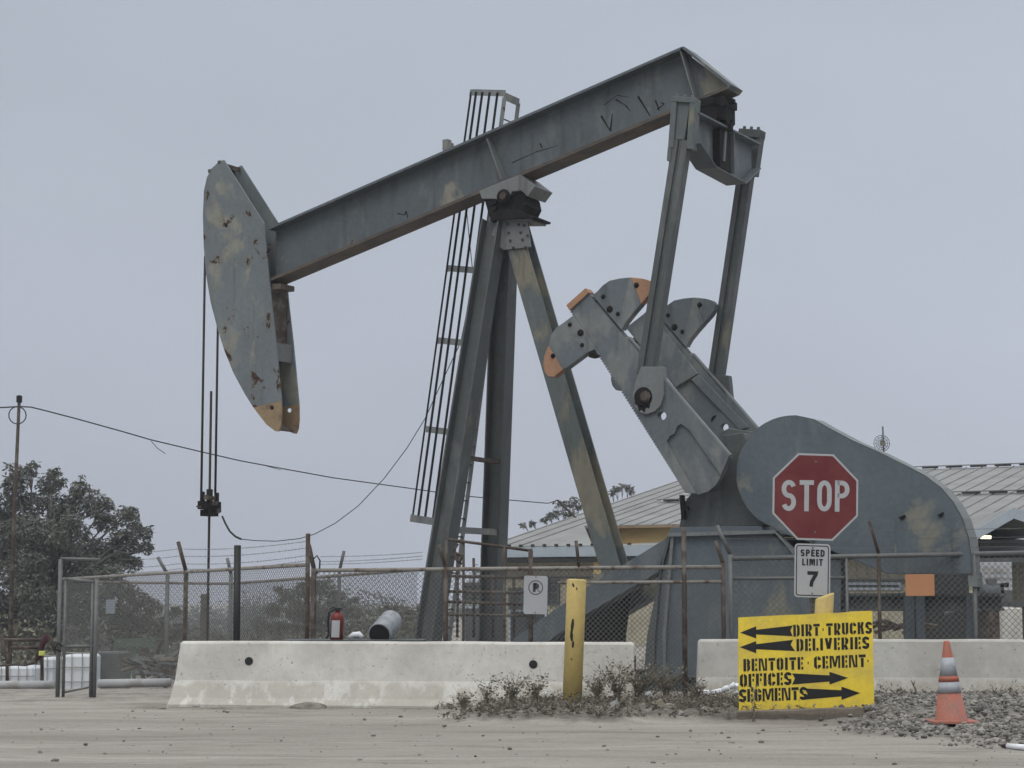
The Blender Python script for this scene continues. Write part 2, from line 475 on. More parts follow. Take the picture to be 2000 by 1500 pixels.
# ================================================================== ground
def axis(fine0, fine1, step, lo, hi, g=1.25):
    a = [fine0 + i * step for i in range(int((fine1 - fine0) / step) + 1)]
    s = step; x = fine1
    while x < hi: s *= g; x += s; a.append(min(x, hi))
    s = step; x = fine0; b = []
    while x > lo: s *= g; x -= s; b.append(max(x, lo))
    return b[::-1] + a
gxs = axis(-7.5, 7.5, .07, -2500, 2500)
gys = axis(14.0, 29.0, .07, -300, 4000)
def soil_mask(x, y):
    px = 1000 + x / y * FPX if y > 5 else 0
    n_ = noise.noise(Vector((x * .9, y * .9, 3))) * .35
    s1 = sm(-.75, .05, x + n_) * (1 - sm(3.0, 3.6, x + n_ * .5)) * sm(21.6 , 22.05, y + n_ * .9 - .05 * x) * (1 - sm(25.2, 26.2, y))
    s2 = .55 * sm(24.1, 24.7, y + n_) * (1 - sm(25.6, 26.5, y)) * sm(-5, -4.4, x) * (1 - sm(0, 1.0, x))
    s3 = .45 * sm(25.8, 26.8, y + n_) * sm(-3.2, -3.8, x) * (1 - sm(29, 34, y))
    return max(s1, s2, s3)
def gravel_mask(x, y):
    n_ = noise.noise(Vector((x * .8, y * .8, 9))) * .8
    return sm(3.1, 3.7, x + n_ * .3) * sm(18.3, 21.5, y + n_ * 2.0 + (x - 4) * 1.1) * (1 - sm(26, 27.5, y))
gv = []; soil = []; grav = []
for y in gys:
    for x in gxs:
        z = gz(x, y)
        if -9 < x < 9 and 12 < y < 31:
            s_ = soil_mask(x, y); g_ = gravel_mask(x, y)
            q = Vector((x, y, 0))
            z += .012 * noise.noise(q * .9) + .010 * noise.noise(Vector((x * .35, y * 2.2, 4))) + .006 * noise.noise(q * 4)
            z += .014 * s_ * noise.noise(q * 6) + .02 * g_ * noise.noise(q * 5) + .035 * s_ * sm(0, .3, s_)
        else: s_ = g_ = 0
        gv.append((x, y, z)); soil.append(s_); grav.append(g_)
nx_ = len(gxs)
gf = [(j * nx_ + i, j * nx_ + i + 1, (j + 1) * nx_ + i + 1, (j + 1) * nx_ + i) for j in range(len(gys) - 1) for i in range(nx_ - 1)]
me = bpy.data.meshes.new("ground"); me.from_pydata(gv, [], gf)
for nm, arr in (("soil", soil), ("gravel", grav)):
    at = me.attributes.new(nm, 'FLOAT', 'POINT'); at.data.foreach_set('value', arr)
me.polygons.foreach_set('use_smooth', [True] * len(gf))
me.materials.append(M['ground'])
go = bpy.data.objects.new("ground", me); COL.objects.link(go); struct(go)

# ================================================================== the pumping unit
base = W(0, 0, 0)
pump = thing("pump_jack", base, "tall grey oil pump jack with peeling paint standing behind the concrete barriers", "pump jack")
def plate(px, v, th, hp=(), mi=0, mb=None, dv=0):
    # silhouette on the plane v (towards the viewer), thickness th away from it
    mb = mb or MB()
    o = VV * dv
    return mb.prism([PV(x, y, v) + o for x, y in px], VV * th, [[PV(x, y, v) + o for x, y in h] for h in hp], mi)
def pc(cx, cy, r, n=14, ry=None): return [(cx + r * math.cos(2 * math.pi * k / n), cy + (ry or r) * math.sin(2 * math.pi * k / n)) for k in range(n)]
SMZ = 1.0
# --- walking beam: I-section with cap flanges
def uw(px, py, v): u, _, z = uvw(PV(px, py, v)); return (u, z)
bw = .23
A = uw(524, 444, -bw); B = uw(1329, 92, -bw); Cc = uw(524, 545, -bw); D = uw(1421, 167, -bw)
def P3(c, v): return W(c[0], v, c[1])
def off(c, d): return (c[0], c[1] + d)
wb = MB()
wb.prism([P3(A, -bw), P3(B, -bw), P3(off(B, -.042), -bw), P3(off(A, -.042), -bw)], VV * 2 * bw)           # top flange
wb.prism([P3(Cc, -bw), P3(D, -bw), P3(off(D, -.05), -bw), P3(off(Cc, -.05), -bw)], VV * 2 * bw, mi=1)      # bottom flange
wb.prism([P3(off(A, -.042), -.012), P3(off(B, -.042), -.012), P3(D, -.012), P3(Cc, -.012)], VV * .024)      # web
E2 = (D[0] - .13, D[1] + .02 - .1)
wb.prism([P3(B, -bw), P3(D, -bw), P3(off(D, -.05), -bw), P3((D[0] - .0, D[1] - .05), -bw), P3((D[0] - .06, D[1] + .01), -bw), P3((B[0] - .055, B[1] + .005), -bw)], VV * 2 * bw)  # sloping tail plate
beam = wb.build("walking_beam", [M['steel'], M['under']], pump, bevel=.004)
for (a, b) in (((950, 268), (979, 350)), ((1329, 98), (1357, 194))):
    ua, za = uw(*a, -bw); ub, zb = uw(*b, -bw)
    sb = MB()
    for v0, v1 in ((-bw + .012, -.0125), (.0125, bw - .012)):
        sb.prism([W(ua, v0, za - .01), W(ub, v0, zb + .0), W(ub, v1, zb), W(ua, v1, za - .01)], UU * .016)
    sb.build("stiffener", M['rail'], beam)
# graffiti scratches on the web
def scratch(pts, wpx=3.0):
    gm = MB()
    for (x0, y0), (x1, y1) in zip(pts, pts[1:]):
        d = math.hypot(x1 - x0, y1 - y0) or 1; nx, ny = -(y1 - y0) / d * wpx / 2, (x1 - x0) / d * wpx / 2
        gm.prism([PV(x, y, -.0155) for x, y in ((x0 + nx, y0 + ny), (x1 + nx * .4, y1 + ny * .4), (x1 - nx * .4, y1 - ny * .4), (x0 - nx, y0 - ny))], VV * .002)
    gm.build("paint_scratch", M['dark'], beam)
scratch([(1174, 226), (1192, 256), (1196, 222)], 4); scratch([(1202, 194), (1222, 206), (1231, 217)], 3); scratch([(1246, 188), (1270, 227)], 4); scratch([(1280, 196), (1288, 216)], 3.5)
scratch([(1283, 214), (1297, 203), (1290, 200)], 3); scratch([(1055, 280), (1059, 290)], 3.5); scratch([(1000, 318), (1046, 297), (1090, 284)], 1.6)
scratch([(776, 417), (790, 420), (793, 412), (797, 428)], 2.5); scratch([(1180, 205), (1205, 186), (1230, 190)], 1.5)
# --- horse head: two side plates joined by a curved wrapper
hv = .27
near = [(437, 312), (425, 318), (413, 329), (404, 346), (398, 372), (396, 420), (397.5, 480), (402, 535), (411, 590), (424, 640), (438, 685), (456, 729), (477, 768)]
tipL = [(498, 802), (520, 829), (537, 842), (544, 843), (548, 833), (550, 815), (549, 790)]
back = [(544, 724), (538, 660), (530, 590), (522, 505), (516, 437)]
head_px = near + [(494.5, 796)] + [(549.5, 783)] + back
tip_px = [(494.5, 796)] + tipL[1:] + [(549.5, 783)]
tip_px = [(494.5, 796), (520, 829), (537, 842), (544, 843), (548, 833), (550, 815), (549.5, 783)]
hh = MB()
for dv in (0, 2 * hv - .03):
    plate(head_px, -hv, .03, [pc(441, 441, 3.6, 10)], 0, hh, dv)
    plate(tip_px, -hv, .03, [pc(530.5, 793.5 + 3, 4.4, 12)], 1, hh, dv)
head = hh.build("horse_head", [M['head'], M['tan']], pump, bevel=.003)
fr = [uw(x, y, -hv) for x, y in near + [(494.5, 796), (520, 829), (537, 842)]]
wr = MB()
def inner(i):
    a = Vector(fr[max(i - 1, 0)]); b = Vector(fr[min(i + 1, len(fr) - 1)]); t = (b - a).normalized(); return Vector((-t.y, t.x))
for i in range(1, len(fr) - 1):
    p0, p1 = Vector(fr[i]), Vector(fr[i + 1]); n0, n1 = inner(i), inner(i + 1)
    if (Vector((0, 0)) + n0).x > 0: n0 = -n0
    if n1.x > 0: n1 = -n1
    q = [p0 + n0 * .018, p1 + n1 * .018, p1 + n1 * .045, p0 + n0 * .045]
    wr.prism([W(c.x, -hv + .032, c.y) for c in q], VV * (2 * hv - .064))
wr.build("curved_wrapper", M['under'], head)
dp = MB()
for (px, py, h) in ((556, 686, .31),):
    c = PV(px - 18, py, -hv); u, _, z = uvw(c)
    dp.box(W(u + .02, 0, z), UU * .012, VV * (hv - .035), ZZ * (h / 2))
dp.build("spacer_plate", M['galv'], head)
dk = MB()
u0, z0 = uw(536, 600, -hv); u1, z1 = uw(540, 650, -hv)
dk.box(W(u0 + .10, 0, (z0 + z1) / 2 + .05), UU * .01, VV * (hv - .035), ZZ * .52)
dk.build("diaphragm", M['rust'], head)
lg = MB()
ca, za = uw(430, 316, -hv); cb, zb = uw(411, 333, -hv)
for (c, z) in ((ca, za), (cb, zb)):
    lg.box(W(c + .02, -hv + .05, z - .005), UU * .035, VV * .05, ZZ * .03)
lg.box(W(ca - .05, 0, za - .06), UU * .012, VV * (hv - .035), ZZ * .04)
lg.build("lifting_lug", M['rust'], head)
# beam seat under the head
st = MB(); c = PV(538, 558, -.16); u, _, z = uvw(c)
st.box(W(u, 0, z - .02), UU * .14, VV * .2, ZZ * .045)
st.build("beam_seat", M['under'], pump)
# --- bridle, carrier bar, polished rod, signal cable
def vertical(px, y0, y1, v, r, nm, mt, n=8):
    a = PV(px, y0, v); b = PV(px, y1, v); b.x, b.y = a.x, a.y
    MB().tube(a, b, r, n).build(nm, mt, pump)
    return a, b
vertical(400.5, 500, 962, -.2, .021, "bridle_cable", M['rope'])
vertical(426, 600, 962, .2, .021, "bridle_cable", M['rope'])
ra, rb = vertical(412.5, 764, 1300, 0, .022, "polished_rod", M['rope'])
cbm = MB()
cx = Vector((ra.x, ra.y, 0)); zc = PV(412, 985, 0).z
cbm.box(cx + ZZ * (zc - .02), UU * .07, VV * .24, ZZ * .07)
cbm.box(cx + ZZ * (zc - .15), UU * .09, VV * .14, ZZ * .055)
for v in (-.2, .2): cbm.tube(cx + VV * v + ZZ * (zc + .03), cx + VV * v + ZZ * (zc + .21), .042, 10)
cbm.tube(cx + ZZ * (zc + .04), cx + ZZ * (zc + .26), .055, 10)
for k in range(7):
    q = cx + VV * random.uniform(-.2, .2) - UU * .08 + ZZ * (zc + random.uniform(-.16, .15))
    cbm.box(q, UU * .03, VV * random.uniform(.02, .06), ZZ * random.uniform(.015, .05), random.choice((0, 1, 1)))
cbm.tube(cx + VV * -.35 + ZZ * (zc - .05), cx + VV * .3 + ZZ * (zc - .12), .016, 6, mi=1)
cbm.build("carrier_bar", [M['dark'], M['rust']], pump)
hose = [(434, 1008), (440, 1022), (449, 1038), (460, 1048), (471, 1053)]
MB().path([PV(x, y, .1) for x, y in hose], .018, 6).build("signal_hose", M['wire'], pump)
cab = [(471, 1053), (500, 1056), (540, 1057), (585, 1052), (615, 1043), (655, 1022), (700, 988), (750, 935), (795, 875), (830, 818), (865, 742), (900, 668), (925, 545), (917, 470), (911, 405)]
cp = [PV(x, y, .1 + .5 * sm(600, 900, x)) for x, y in cab]
MB().path(cp, .0075, 5).build("signal_cable", M['wire'], pump)
# --- centre bearing
cbv = -.30
cb_ = MB()
plate([(936, 373), (966, 360), (1015, 341), (1045, 364), (1030, 384), (1018, 372), (1000, 374), (990, 392), (964, 388), (941, 388)], cbv, .6, (), 0, cb_)
cb_.build("saddle_plate", M['rail'], pump, bevel=.004)
cb2 = MB()
plate([(946, 389), (964, 388), (990, 392), (1018, 374), (1026, 384), (1030, 402), (1022, 418), (1010, 424), (956, 424), (950, 402)], -.24, .48, (), 0, cb2)
ax = PV(981, 383, -.345); cb2.lathe(ax, VV, [(.085, 0), (.10, .01), (.12, .03), (.12, .7)], 18)
plate([(958, 416), (985, 408), (1010, 410), (1040, 422), (1039, 426), (1000, 428), (957, 432)], -.33, .62, (), 0, cb2)
for k in range(8):
    c = PV(random.uniform(960, 1030), random.uniform(395, 428), -.27)
    cb2.box(c, UU * random.uniform(.02, .07), VV * .03, (ZZ + UU * random.uniform(-.5, .5)).normalized() * random.uniform(.015, .04))
cb2.build("center_bearing", M['dark'], pump)
MB().lathe(PV(980.5, 382, -.375), VV, [(.03, 0), (.03, .008), (.035, .009), (.055, .01), (.06, .02), (.06, .035)], 18, smooth=False).build("shaft_cap", M['rust'], pump)
# --- samson post: two front legs and one rear leg under a bolted head
hd = MB()
plate([(968, 430), (1030, 430), (1037, 482), (984, 488), (958, 470)], -.2, .02, (), 0, hd)
plate([(968, 430), (1030, 430), (1037, 482), (984, 488), (958, 470)], .2, .02, (), 0, hd)
plate([(955, 424), (1034, 424), (1034, 431), (955, 432)], -.28, .56, (), 0, hd)
hp_ = hd.build("post_head", M['rail'], pump)
for x, y in ((992, 438), (1013, 439), (994, 455), (1017, 454), (997, 470), (1021, 468), (1003, 484), (1027, 483), (1024, 440), (1031, 460)):
    MB().lathe(PV(x, y, -.2), -VV, [(.022, 0), (.022, .018), (.012, .02), (.012, .04)], 8, smooth=False).build("bolt", M['bolt'], hp_)
def legdir(p0, p1): return (p1 - p0).normalized()
def hleg(p0, p1, h, b, nm, mt, along='u', bolt=0):
    t = legdir(p0, p1); hdir = UU if along == 'u' else VV
    hdir = (hdir - t * hdir.dot(t)).normalized(); bdir = t.cross(hdir).normalized()
    return MB().hbeam(p0, p1, hdir, bdir, h, b, .03, .02).build(nm, mt, pump, bevel=.003)
pA0 = PV(966, 432, -.16); pA1 = PV(826, 1325, -1.05); pA1.z = .22
pB0 = PV(988, 432, .16); pB1 = PV(922, 1318, 1.05); pB1.z = .22
pC0 = PV(1004, 436, 0); pC1 = PV(1204, 1120, 0)
pB1 = W(uvw(pA1)[0], 1.05, .22)
hleg(pA0, pA1, .33, .30, "samson_leg", M['leg'])
hleg(pB0, pB1, .33, .30, "samson_leg", M['leg'])
hleg(pC0, pC1, .33, .34, "samson_leg", M['legtan'], 'v')
MB().bar(pC1 + ZZ * -.12 - VV * .45, pC1 + ZZ * -.12 + VV * .65, UU * .18, ZZ * .11).build('leg_seat', M['steel'], pump)
ddk = MB(); ddk.prism([PV(x, y, .35) for x, y in ((1300, 1105), (1232, 1160), (1222, 1240), (1222, 1330), (1000, 1330), (1080, 1245))], VV * .02); ddk.build('dark_panel', M['dark'], pump)  # dark panel added to fill the triangle below the brace
pg = MB(); pg.bar(PV(905, 893, -.42), PV(972, 903, .55), ZZ * .03, UU * .06); pg.build("cross_brace", M['rust'], pump)
pg = MB(); a = PV(893, 1035, -.6); pg.bar(a, a + VV * 1.25, ZZ * .05, UU * .03); pg.build("cross_brace", M['rail'], pump)
# --- ladder with safety cage on the front of the post
lt = PV(999, 196, .62); lb = PV(858, 1290, .62)
ld = lb - lt; lax = ld.normalized(); lout = (UU - lax * UU.dot(lax)).normalized()
lad = MB(); rw = .235
rails = MB()
for k in (-1, 1): rails.bar(lt + VV * rw * k, lb + VV * rw * k, lout * .035, VV * .008)
lad_o = rails.build("ladder", M['rail'], pump)
nr = int(ld.length / .30)
for i in range(1, nr): q = lt + lax * (.30 * i + .05); MB().tube(q - VV * rw, q + VV * rw, .012, 6).build("rung", M['rust'], lad_o)
def arc(q, n=12, rad=.40, outd=.70):
    return [q - VV * rw, q - VV * rw + lout * .58, q - VV * (rw - .015) + lout * .66, q - VV * (rw - .06) + lout * .71, q - VV * (rw - .14) + lout * .735]
for py in (188, 535, 677, 851, 1026):
    t_ = (py - 196) / (1290 - 196); q = lt + ld * t_
    pts = arc(q) if py < 1000 else [q + (p - q) * 1.1 for p in arc(q)]; hb = MB()
    for a, b in zip(pts, pts[1:]):
        d = (b - a).normalized(); hb.bar(a - d * .004, b + d * .004, lax * (.052 if py < 1000 else .06), d.cross(lax).normalized() * .006)
    hb.build("cage_hoop", M['rail'], lad_o)
cbars = MB()
for od, vd, bwid in ((.733, .15, .006), (.66, .012, .014), (.55, -.008, .019), (.43, -.008, .019), (.29, -.008, .019), (.14, -.008, .019)):
    o_ = VV * (vd - rw) + lout * od
    MB().bar(lt + ld * (-.008) + o_, lt + ld * ((1030 - 196) / 1094) + o_ + lout * (.10 * od), lout * bwid * 1.05, VV * .006).build("cage_bar", M['dark'], lad_o)
lp = MB(); lp.bar(lt - VV * (rw + .01) + ZZ * .02, lt + VV * (rw + .01) + ZZ * .02, lax * .06, lout * .012); lp.build("top_plate", M['rail'], lad_o)
lk = PV(873, 284, -.1); MB().box(lk, UU * .05, VV * .06, ZZ * .09).box(lk + UU * -.06 - ZZ * .02, UU * .04, VV * .05, ZZ * .05).build("beam_bracket", M['rail'], pump)
# --- tail bearing and equalizer
tb = MB()
uq, zq = uw(1400, 215, -.0)
for (px, py, a, b, c) in ((1398, 205, .24, .27, .06), (1400, 226, .20, .24, .12), (1402, 250, .12, .15, .2)):
    u, z = uw(px, py, 0); tb.box(W(u, 0, z), UU * a, VV * b, ZZ * c)
u, z = uw(1404, 232, 0)
tb.tube(W(u, -.34, z), W(u, .34, z), .12, 14)
tb.lathe(W(u + .22, -.05, z + .02), -UU, [(.10, 0), (.10, .3), (.14, .31), (.14, .4)], 14)
for k in range(16):
    u2, z2 = uw(random.uniform(1372, 1420), random.uniform(190, 262), -.25)
    tb.box(W(u2, random.uniform(-.3, .15), z2), UU * random.uniform(.02, .05), VV * random.uniform(.02, .06), ZZ * random.uniform(.02, .06), random.choice((0, 0, 1)))
tb.build("tail_bearing", [M['dark'], M['rail']], pump)
ueq = uvw(PV(1337, 250, -1.18))[0]
ueq = (ueq + uvw(PV(1468, 300, 1.18))[0]) / 2 - .02
eqv = [(-1.22, 0), (1.22, 0)]
ztop = uvw(PV(1337, 227, -1.18))[2]
eq = MB()
zt = PU(1400, 252, ueq).z; zb1 = PU(1430, 357, ueq).z; zb2 = PU(1350, 318, ueq).z
prof = [(-1.12, zt), (1.22, zt), (1.22, zt - .36), (.62, zb1 + .02), (-.55, zb1 + .06), (-1.12, zt - .42)]
eq.prism([W(ueq + .02, a, b) for a, b in prof], -UU * .03)
eq.prism([W(ueq, -1.14, zt), W(ueq, 1.24, zt), W(ueq, 1.24, zt + .03), W(ueq, -1.14, zt + .03)], UU * .17); eq.prism([W(ueq, -1.14, zt), W(ueq, 1.24, zt), W(ueq, 1.24, zt + .03), W(ueq, -1.14, zt + .03)], -UU * .17)
for (a, b), (c_, d_) in zip(prof[2:], prof[3:]):
    dd = Vector((c_ - a, d_ - b)).normalized(); nn = Vector((dd.y, -dd.x))
    if nn.y > 0: nn = -nn
    eq.prism([W(ueq - .17, a, b - .002), W(ueq - .17, c_, d_ - .002), W(ueq - .17, c_ + nn.x * .02, d_ + nn.y * .02), W(ueq - .17, a + nn.x * .02, b + nn.y * .02)], UU * .34)
for v in (.16,): eq.prism([W(ueq - .03, v, zt - .01), W(ueq - .03, v + .02, zt - .01), W(ueq - .03, v + .02, zb1 + .08), W(ueq - .03, v, zb1 + .08)], -UU * .13)
eq.box(W(ueq - .07, -.12, (zt + zb1) / 2 + .02), UU * .06, VV * .20, ZZ * ((zt - zb1) / 2 - .06), 1)
eq.bar(W(ueq - .14, -.12, zt - .05), W(ueq - .14, -.2, zb1 + .2), UU * .012, VV * .03)
eqo = eq.build("equalizer", [M['crank'], M['dark']], pump, bevel=.003)
# --- pitman arms
def pitman(v, top, bot, hw, nm="pitman_arm"):
    p0, p1 = PV(*top, v), PV(*bot, v)
    t = (p1 - p0).normalized(); s_ = t.cross(VV).normalized()
    mb = MB()
    for k in (-1, 1): mb.bar(p0 + s_ * hw * k * .62, p1 + s_ * hw * k * .62, s_ * hw * .38, VV * .085)
    mb.bar(p0, p1, s_ * hw * .3, VV * .05)
    return p0, p1, t, s_, mb
p0, p1, t, s_, mb = pitman(-1.18, (1333, 275), (1262, 735), .125)
pit = mb.build(nm := "pitman_arm", M['leg'], pump, bevel=.004)
tc_ = MB()
tp = PV(1340, 196, -1.18)
mid = PV(1333, 292, -1.18)
for k in (-1, 1): tc_.bar(tp + s_ * .15 * k, mid + s_ * (.15 * k), s_ * .045, VV * .10)
tc_.bar(tp + t * .02, tp + t * .60, s_ * .10, VV * .06)
tc_.bar(tp - t * .03, tp + t * .05, s_ * .19, VV * .11)
for k in (-1, 0, 1): tc_.tube(tp + s_ * .12 * k - t * .02 - VV * .05, tp + s_ * .12 * k - t * .07 - VV * .05, .025, 8)
tc_.bar(mid + t * .2 - s_ * .15, mid + t * .0 - s_ * .17, s_ * .03, VV * .10)
tc_.build("upper_clevis", M['legtan'], pit, bevel=.006)
lc = MB()
plate([(1252, 716), (1294, 716), (1296, 770), (1290, 792), (1278, 804), (1264, 809), (1250, 806), (1241, 797), (1235, 772), (1240, 748)], -1.27, .14, [], 0, lc)
lco = lc.build("lower_bearing_plate", M['rail'], pit, bevel=.006)
wp = PV(1256, 775, -1.28)
MB().lathe(wp, -VV, [(.145, 0), (.14, .012), (.12, .014), (.12, .03), (.06, .032), (.06, .05)], 22, smooth=False).build("wrist_pin", M['dark'], pit)
gs2 = MB(); gs2.prism([PV(x, y, -1.2735) for x, y in ((1241, 778), (1250, 790), (1262, 793), (1270, 788), (1268, 798), (1262, 796), (1258, 806), (1253, 800), (1248, 804), (1245, 792), (1239, 788))], VV * .004); gs2.build('grease_stain', M['dark'], pit)
MB().lathe(wp + UU * -.05 + ZZ * .0, -VV, [(.085, .02), (.085, .05), (.06, .052), (.06, .07)], 8, smooth=False).build("pin_nut", M['rust'], pit)
# far side: the same arm carried across, set a little steeper
q0, q1, t2, s2, mb = pitman(1.38, (1467, 272), (1396, 760), .118)
pit2 = mb.build("pitman_arm", M['leg'], pump, bevel=.004)
tc2 = MB(); tp2 = PV(1469, 258, 1.38)
for k in (-1, 1): tc2.bar(tp2 + s2 * .15 * k, tp2 + s2 * .15 * k + t2 * .7, s2 * .04, VV * .09)
tc2.bar(tp2 - t2 * .03, tp2 + t2 * .1, s2 * .19, VV * .11)
for k in (-1, 0, 1): tc2.tube(tp2 + s2 * .12 * k - t2 * .02 - VV * .05, tp2 + s2 * .12 * k - t2 * .08 - VV * .05, .025, 8)
tc2.build("upper_clevis", M['leg'], pit2, bevel=.006)
lc2 = MB(); dsh = q1 - PV(1262, 735, -1.18)
lc2.prism([PV(x, y, -1.27) + dsh for x, y in [(1244, 706), (1290, 706), (1296, 770), (1290, 792), (1278, 804), (1264, 809), (1250, 806), (1241, 797), (1235, 772), (1238, 728)]], VV * .14)
lc2.build("lower_bearing_plate", M['leg'], pit2, bevel=.006)
# --- cranks and counterweights (near side modelled, far side is a copy)
cv = -1.16
def lerp2(a, b, t): return (a[0] + (b[0] - a[0]) * t, a[1] + (b[1] - a[1]) * t)
def teeth(a, b, n, d):
    out = []; L_ = math.hypot(b[0] - a[0], b[1] - a[1]); nx, ny = (b[1] - a[1]) / L_, -(b[0] - a[0]) / L_
    for i in range(n):
        p = lerp2(a, b, i / n); q = lerp2(a, b, (i + .5) / n)
        out += [(p[0], p[1]), (p[0] + nx * d, p[1] + ny * d), (q[0] + nx * d, q[1] + ny * d), (q[0], q[1])]
    return out
cr = MB()
left = teeth((1112, 606), (1338, 962), 70, 2.8)
body = [(1150, 570)] + left[0:0]
crank_px = [(1150, 571), (1112, 606)] + left + [(1338, 962), (1362, 966), (1383, 960), (1398, 947), (1409, 928), (1424, 893)] + teeth((1295, 742), (1232, 668), 0, 0) + [(1222, 657)] + teeth((1222, 657), (1156, 578), 24, 2.6)
plate(crank_px, cv, .12, [pc(1293, 812, 8.5, 16)], 0, cr)
crank = cr.build("crank", M['crank'], pump)
rim = MB()
plate([(1112, 606), (1150, 571), (1143, 563), (1106, 596)], cv - .04, .20, (), 0, rim)
rim.build("painted_end", M['orange'], crank)
rb_ = MB()
# raised rims round the lower pocket
plate([(1240, 790), (1250, 800), (1262, 808), (1302, 862), (1359, 964), (1338, 961), (1232, 790)], cv - .05, .05, (), 0, rb_)
plate([(1295, 738), (1424, 890), (1422, 895), (1408, 928), (1345, 838), (1330, 828), (1290, 770)], cv - .05, .05, (), 0, rb_)
plate([(1262, 808), (1290, 770), (1330, 828), (1322, 833), (1318, 846), (1308, 852), (1302, 862)], cv - .05, .05, [pc(1293, 812, 8.5, 16)], 0, rb_)
rb_.build("raised_rib", M['crank'], crank, bevel=.012)
fl = MB()
fu = [PV(1157, 577, cv), PV(1425, 890, cv)]
td = (fu[1] - fu[0]).normalized(); fnn = td.cross(VV).normalized()
if fnn.z < 0: fnn = -fnn
fl.bar(fu[0] + VV * .03 + fnn * .008 + td * .9, fu[1] + VV * .03 + fnn * .008, fnn * .012, VV * .045)
fl.build("edge_flange", M['rail'], crank)
cw_pts = [(1157, 577), (1168, 567), (1176, 558), (1190, 548), (1210, 543.5), (1232, 541.5)]
cw_tip = [(1232, 541.5), (1256, 544), (1268, 548), (1274, 556), (1273, 566), (1266, 578), (1252, 594)]
def weight(bodyp, tipp, bl, nm="counterweight"):
    mb = MB(); plate(bodyp, cv - .03, .15, (), 0, mb); plate(tipp, cv - .03, .15, (), 1, mb)
    o = mb.build(nm, [M['crank'], M['orange']], crank, bevel=.008)
    for (x, y, r_) in bl:
        r_ *= .62
        MB().lathe(PV(x, y, cv - .03), -VV, [(r_ * 1.25, 0), (r_ * 1.25, .004), (r_, .006), (r_, .02), (r_ * .55, .022), (r_ * .55, .045)], 10).build("bolt", M['dark'], o)
    return o
weight(cw_pts + [(1252, 594), (1238, 610), (1222, 630), (1214, 645)], cw_tip, ((1178, 579, .045), (1191, 604, .07), (1207, 613, .045), (1243, 557, .055)))
weight([(1119, 616), (1103, 628), (1086, 640), (1076, 654), (1071, 674), (1099, 722), (1108, 718), (1146, 690), (1172, 694)], [(1071, 674), (1063, 694), (1060, 712), (1063, 726), (1070, 735), (1082, 736), (1099, 722)], ((1113, 634, .045), (1134, 650, .07), (1137, 674, .045), (1080, 695, .05)))
lb_ = MB()
plate([(1148, 688), (1162, 682), (1168, 694), (1150, 698)], cv - .03, .2, (), 0, lb_); 
lb_.build("clamp_lug", M['dark'], crank)
far = copy_tree(crank, VV * 2.32, None)
far.parent = pump; far.location = VV * 2.32
for ch in kids(far):
    if ch.name.startswith('counterweight'):
        ch.material_slots[1].link = 'OBJECT'; ch.material_slots[1].material = M['crank']
    if ch.name.startswith('painted_end'):
        ch.material_slots[0].link = 'OBJECT'; ch.material_slots[0].material = M['crank']
fb_ = MB(); fo = PV(1275, 797, cv) + VV * (2.32 - .006); fb_.lathe(fo, -VV, [(.075, 0), (.075, .004)], 18); fb_.build('bore', M['dark'], far)
for pts in ([(1222, 640), (1266, 606), (1363, 730), (1318, 757)], [(1364, 731), (1463, 835), (1444, 840), (1349, 741)]):
    MB().prism([PV(x, y, cv + 2.32 - .075) for x, y in pts], VV * .075).build("raised_rib", M['crank'], far, bevel=.008)
# --- gear reducer, its pedestal and the skid
gr = MB()
plate([(1334, 985), (1352, 960), (1400, 900), (1412, 850), (1452, 845), (1470, 900), (1484, 960), (1496, 1026), (1326, 1032)], -.72, 1.44, (), 0, gr)
gr.build("gear_reducer", M['leg'], pump, bevel=.01)
gc = MB(); plate([(1404, 846), (1424, 836), (1462, 842), (1462, 885), (1430, 905), (1408, 880)], -.30, .8, (), 0, gc); gc.build("reducer_lid", M['legtan'], pump, bevel=.01)
sh = MB(); c = PV(1375, 915, -1.03); sh.tube(c, c + VV * 2.06, .16, 18); sh.build("crank_shaft", M['dark'], pump)
pd = MB()
plate([(1310, 1030), (1488, 1027), (1492, 1041), (1306, 1046)], -.95, 1.9, (), 0, pd)
plate([(1303, 1047), (1506, 1042), (1560, 1092), (1642, 1094), (1642, 1215), (1646, 1352), (1258, 1357), (1265, 1245)], -.9, .03, (), 0, pd)
ped = pd.build("pedestal", M['guard'], pump, bevel=.004)
pe = MB()
for pts, m_ in ((((1303, 1047), (1310, 1047), (1290, 1120), (1279, 1245), (1276, 1356), (1254, 1357), (1264, 1240)), 0), (((1310, 1047), (1316, 1047), (1300, 1240), (1300, 1356), (1296, 1356), (1294, 1240)), 1)):
    plate(pts, -.96, .06, (), m_, pe)
plate([(1304, 1041), (1508, 1035), (1514, 1042), (1304, 1048)], -1.0, .1, (), 1, pe)
plate([(1508, 1035), (1514, 1036), (1562, 1086), (1557, 1092)], -1.0, .1, (), 1, pe)
pe.build("edge_stiffener", [M['leg'], M['rail']], ped)
pb = MB(); plate([(1315, 1050), (1640, 1050), (1640, 1352), (1262, 1352)], .6, .3, (), 0, pb); pb.build("pedestal_frame", M['dark'], pump)
br = MB(); plate([(1306, 1048), (1286, 1117), (1140, 1202), (1085, 1243), (1010, 1290), (950, 1330), (905, 1330), (1020, 1236), (1140, 1151)], -.72, .30, (), 0, br)
br.build("diagonal_brace", M['guard'], pump, bevel=.004)
br2 = MB(); br2.prism([W(uvw(PV(x, y, -.72))[0], .6, uvw(PV(x, y, -.72))[2]) for x, y in [(1306, 1048), (1286, 1117), (1140, 1202), (950, 1330), (905, 1330), (1020, 1236)]], VV * .3); br2.build("diagonal_brace", M['steel'], pump)
sk = MB()
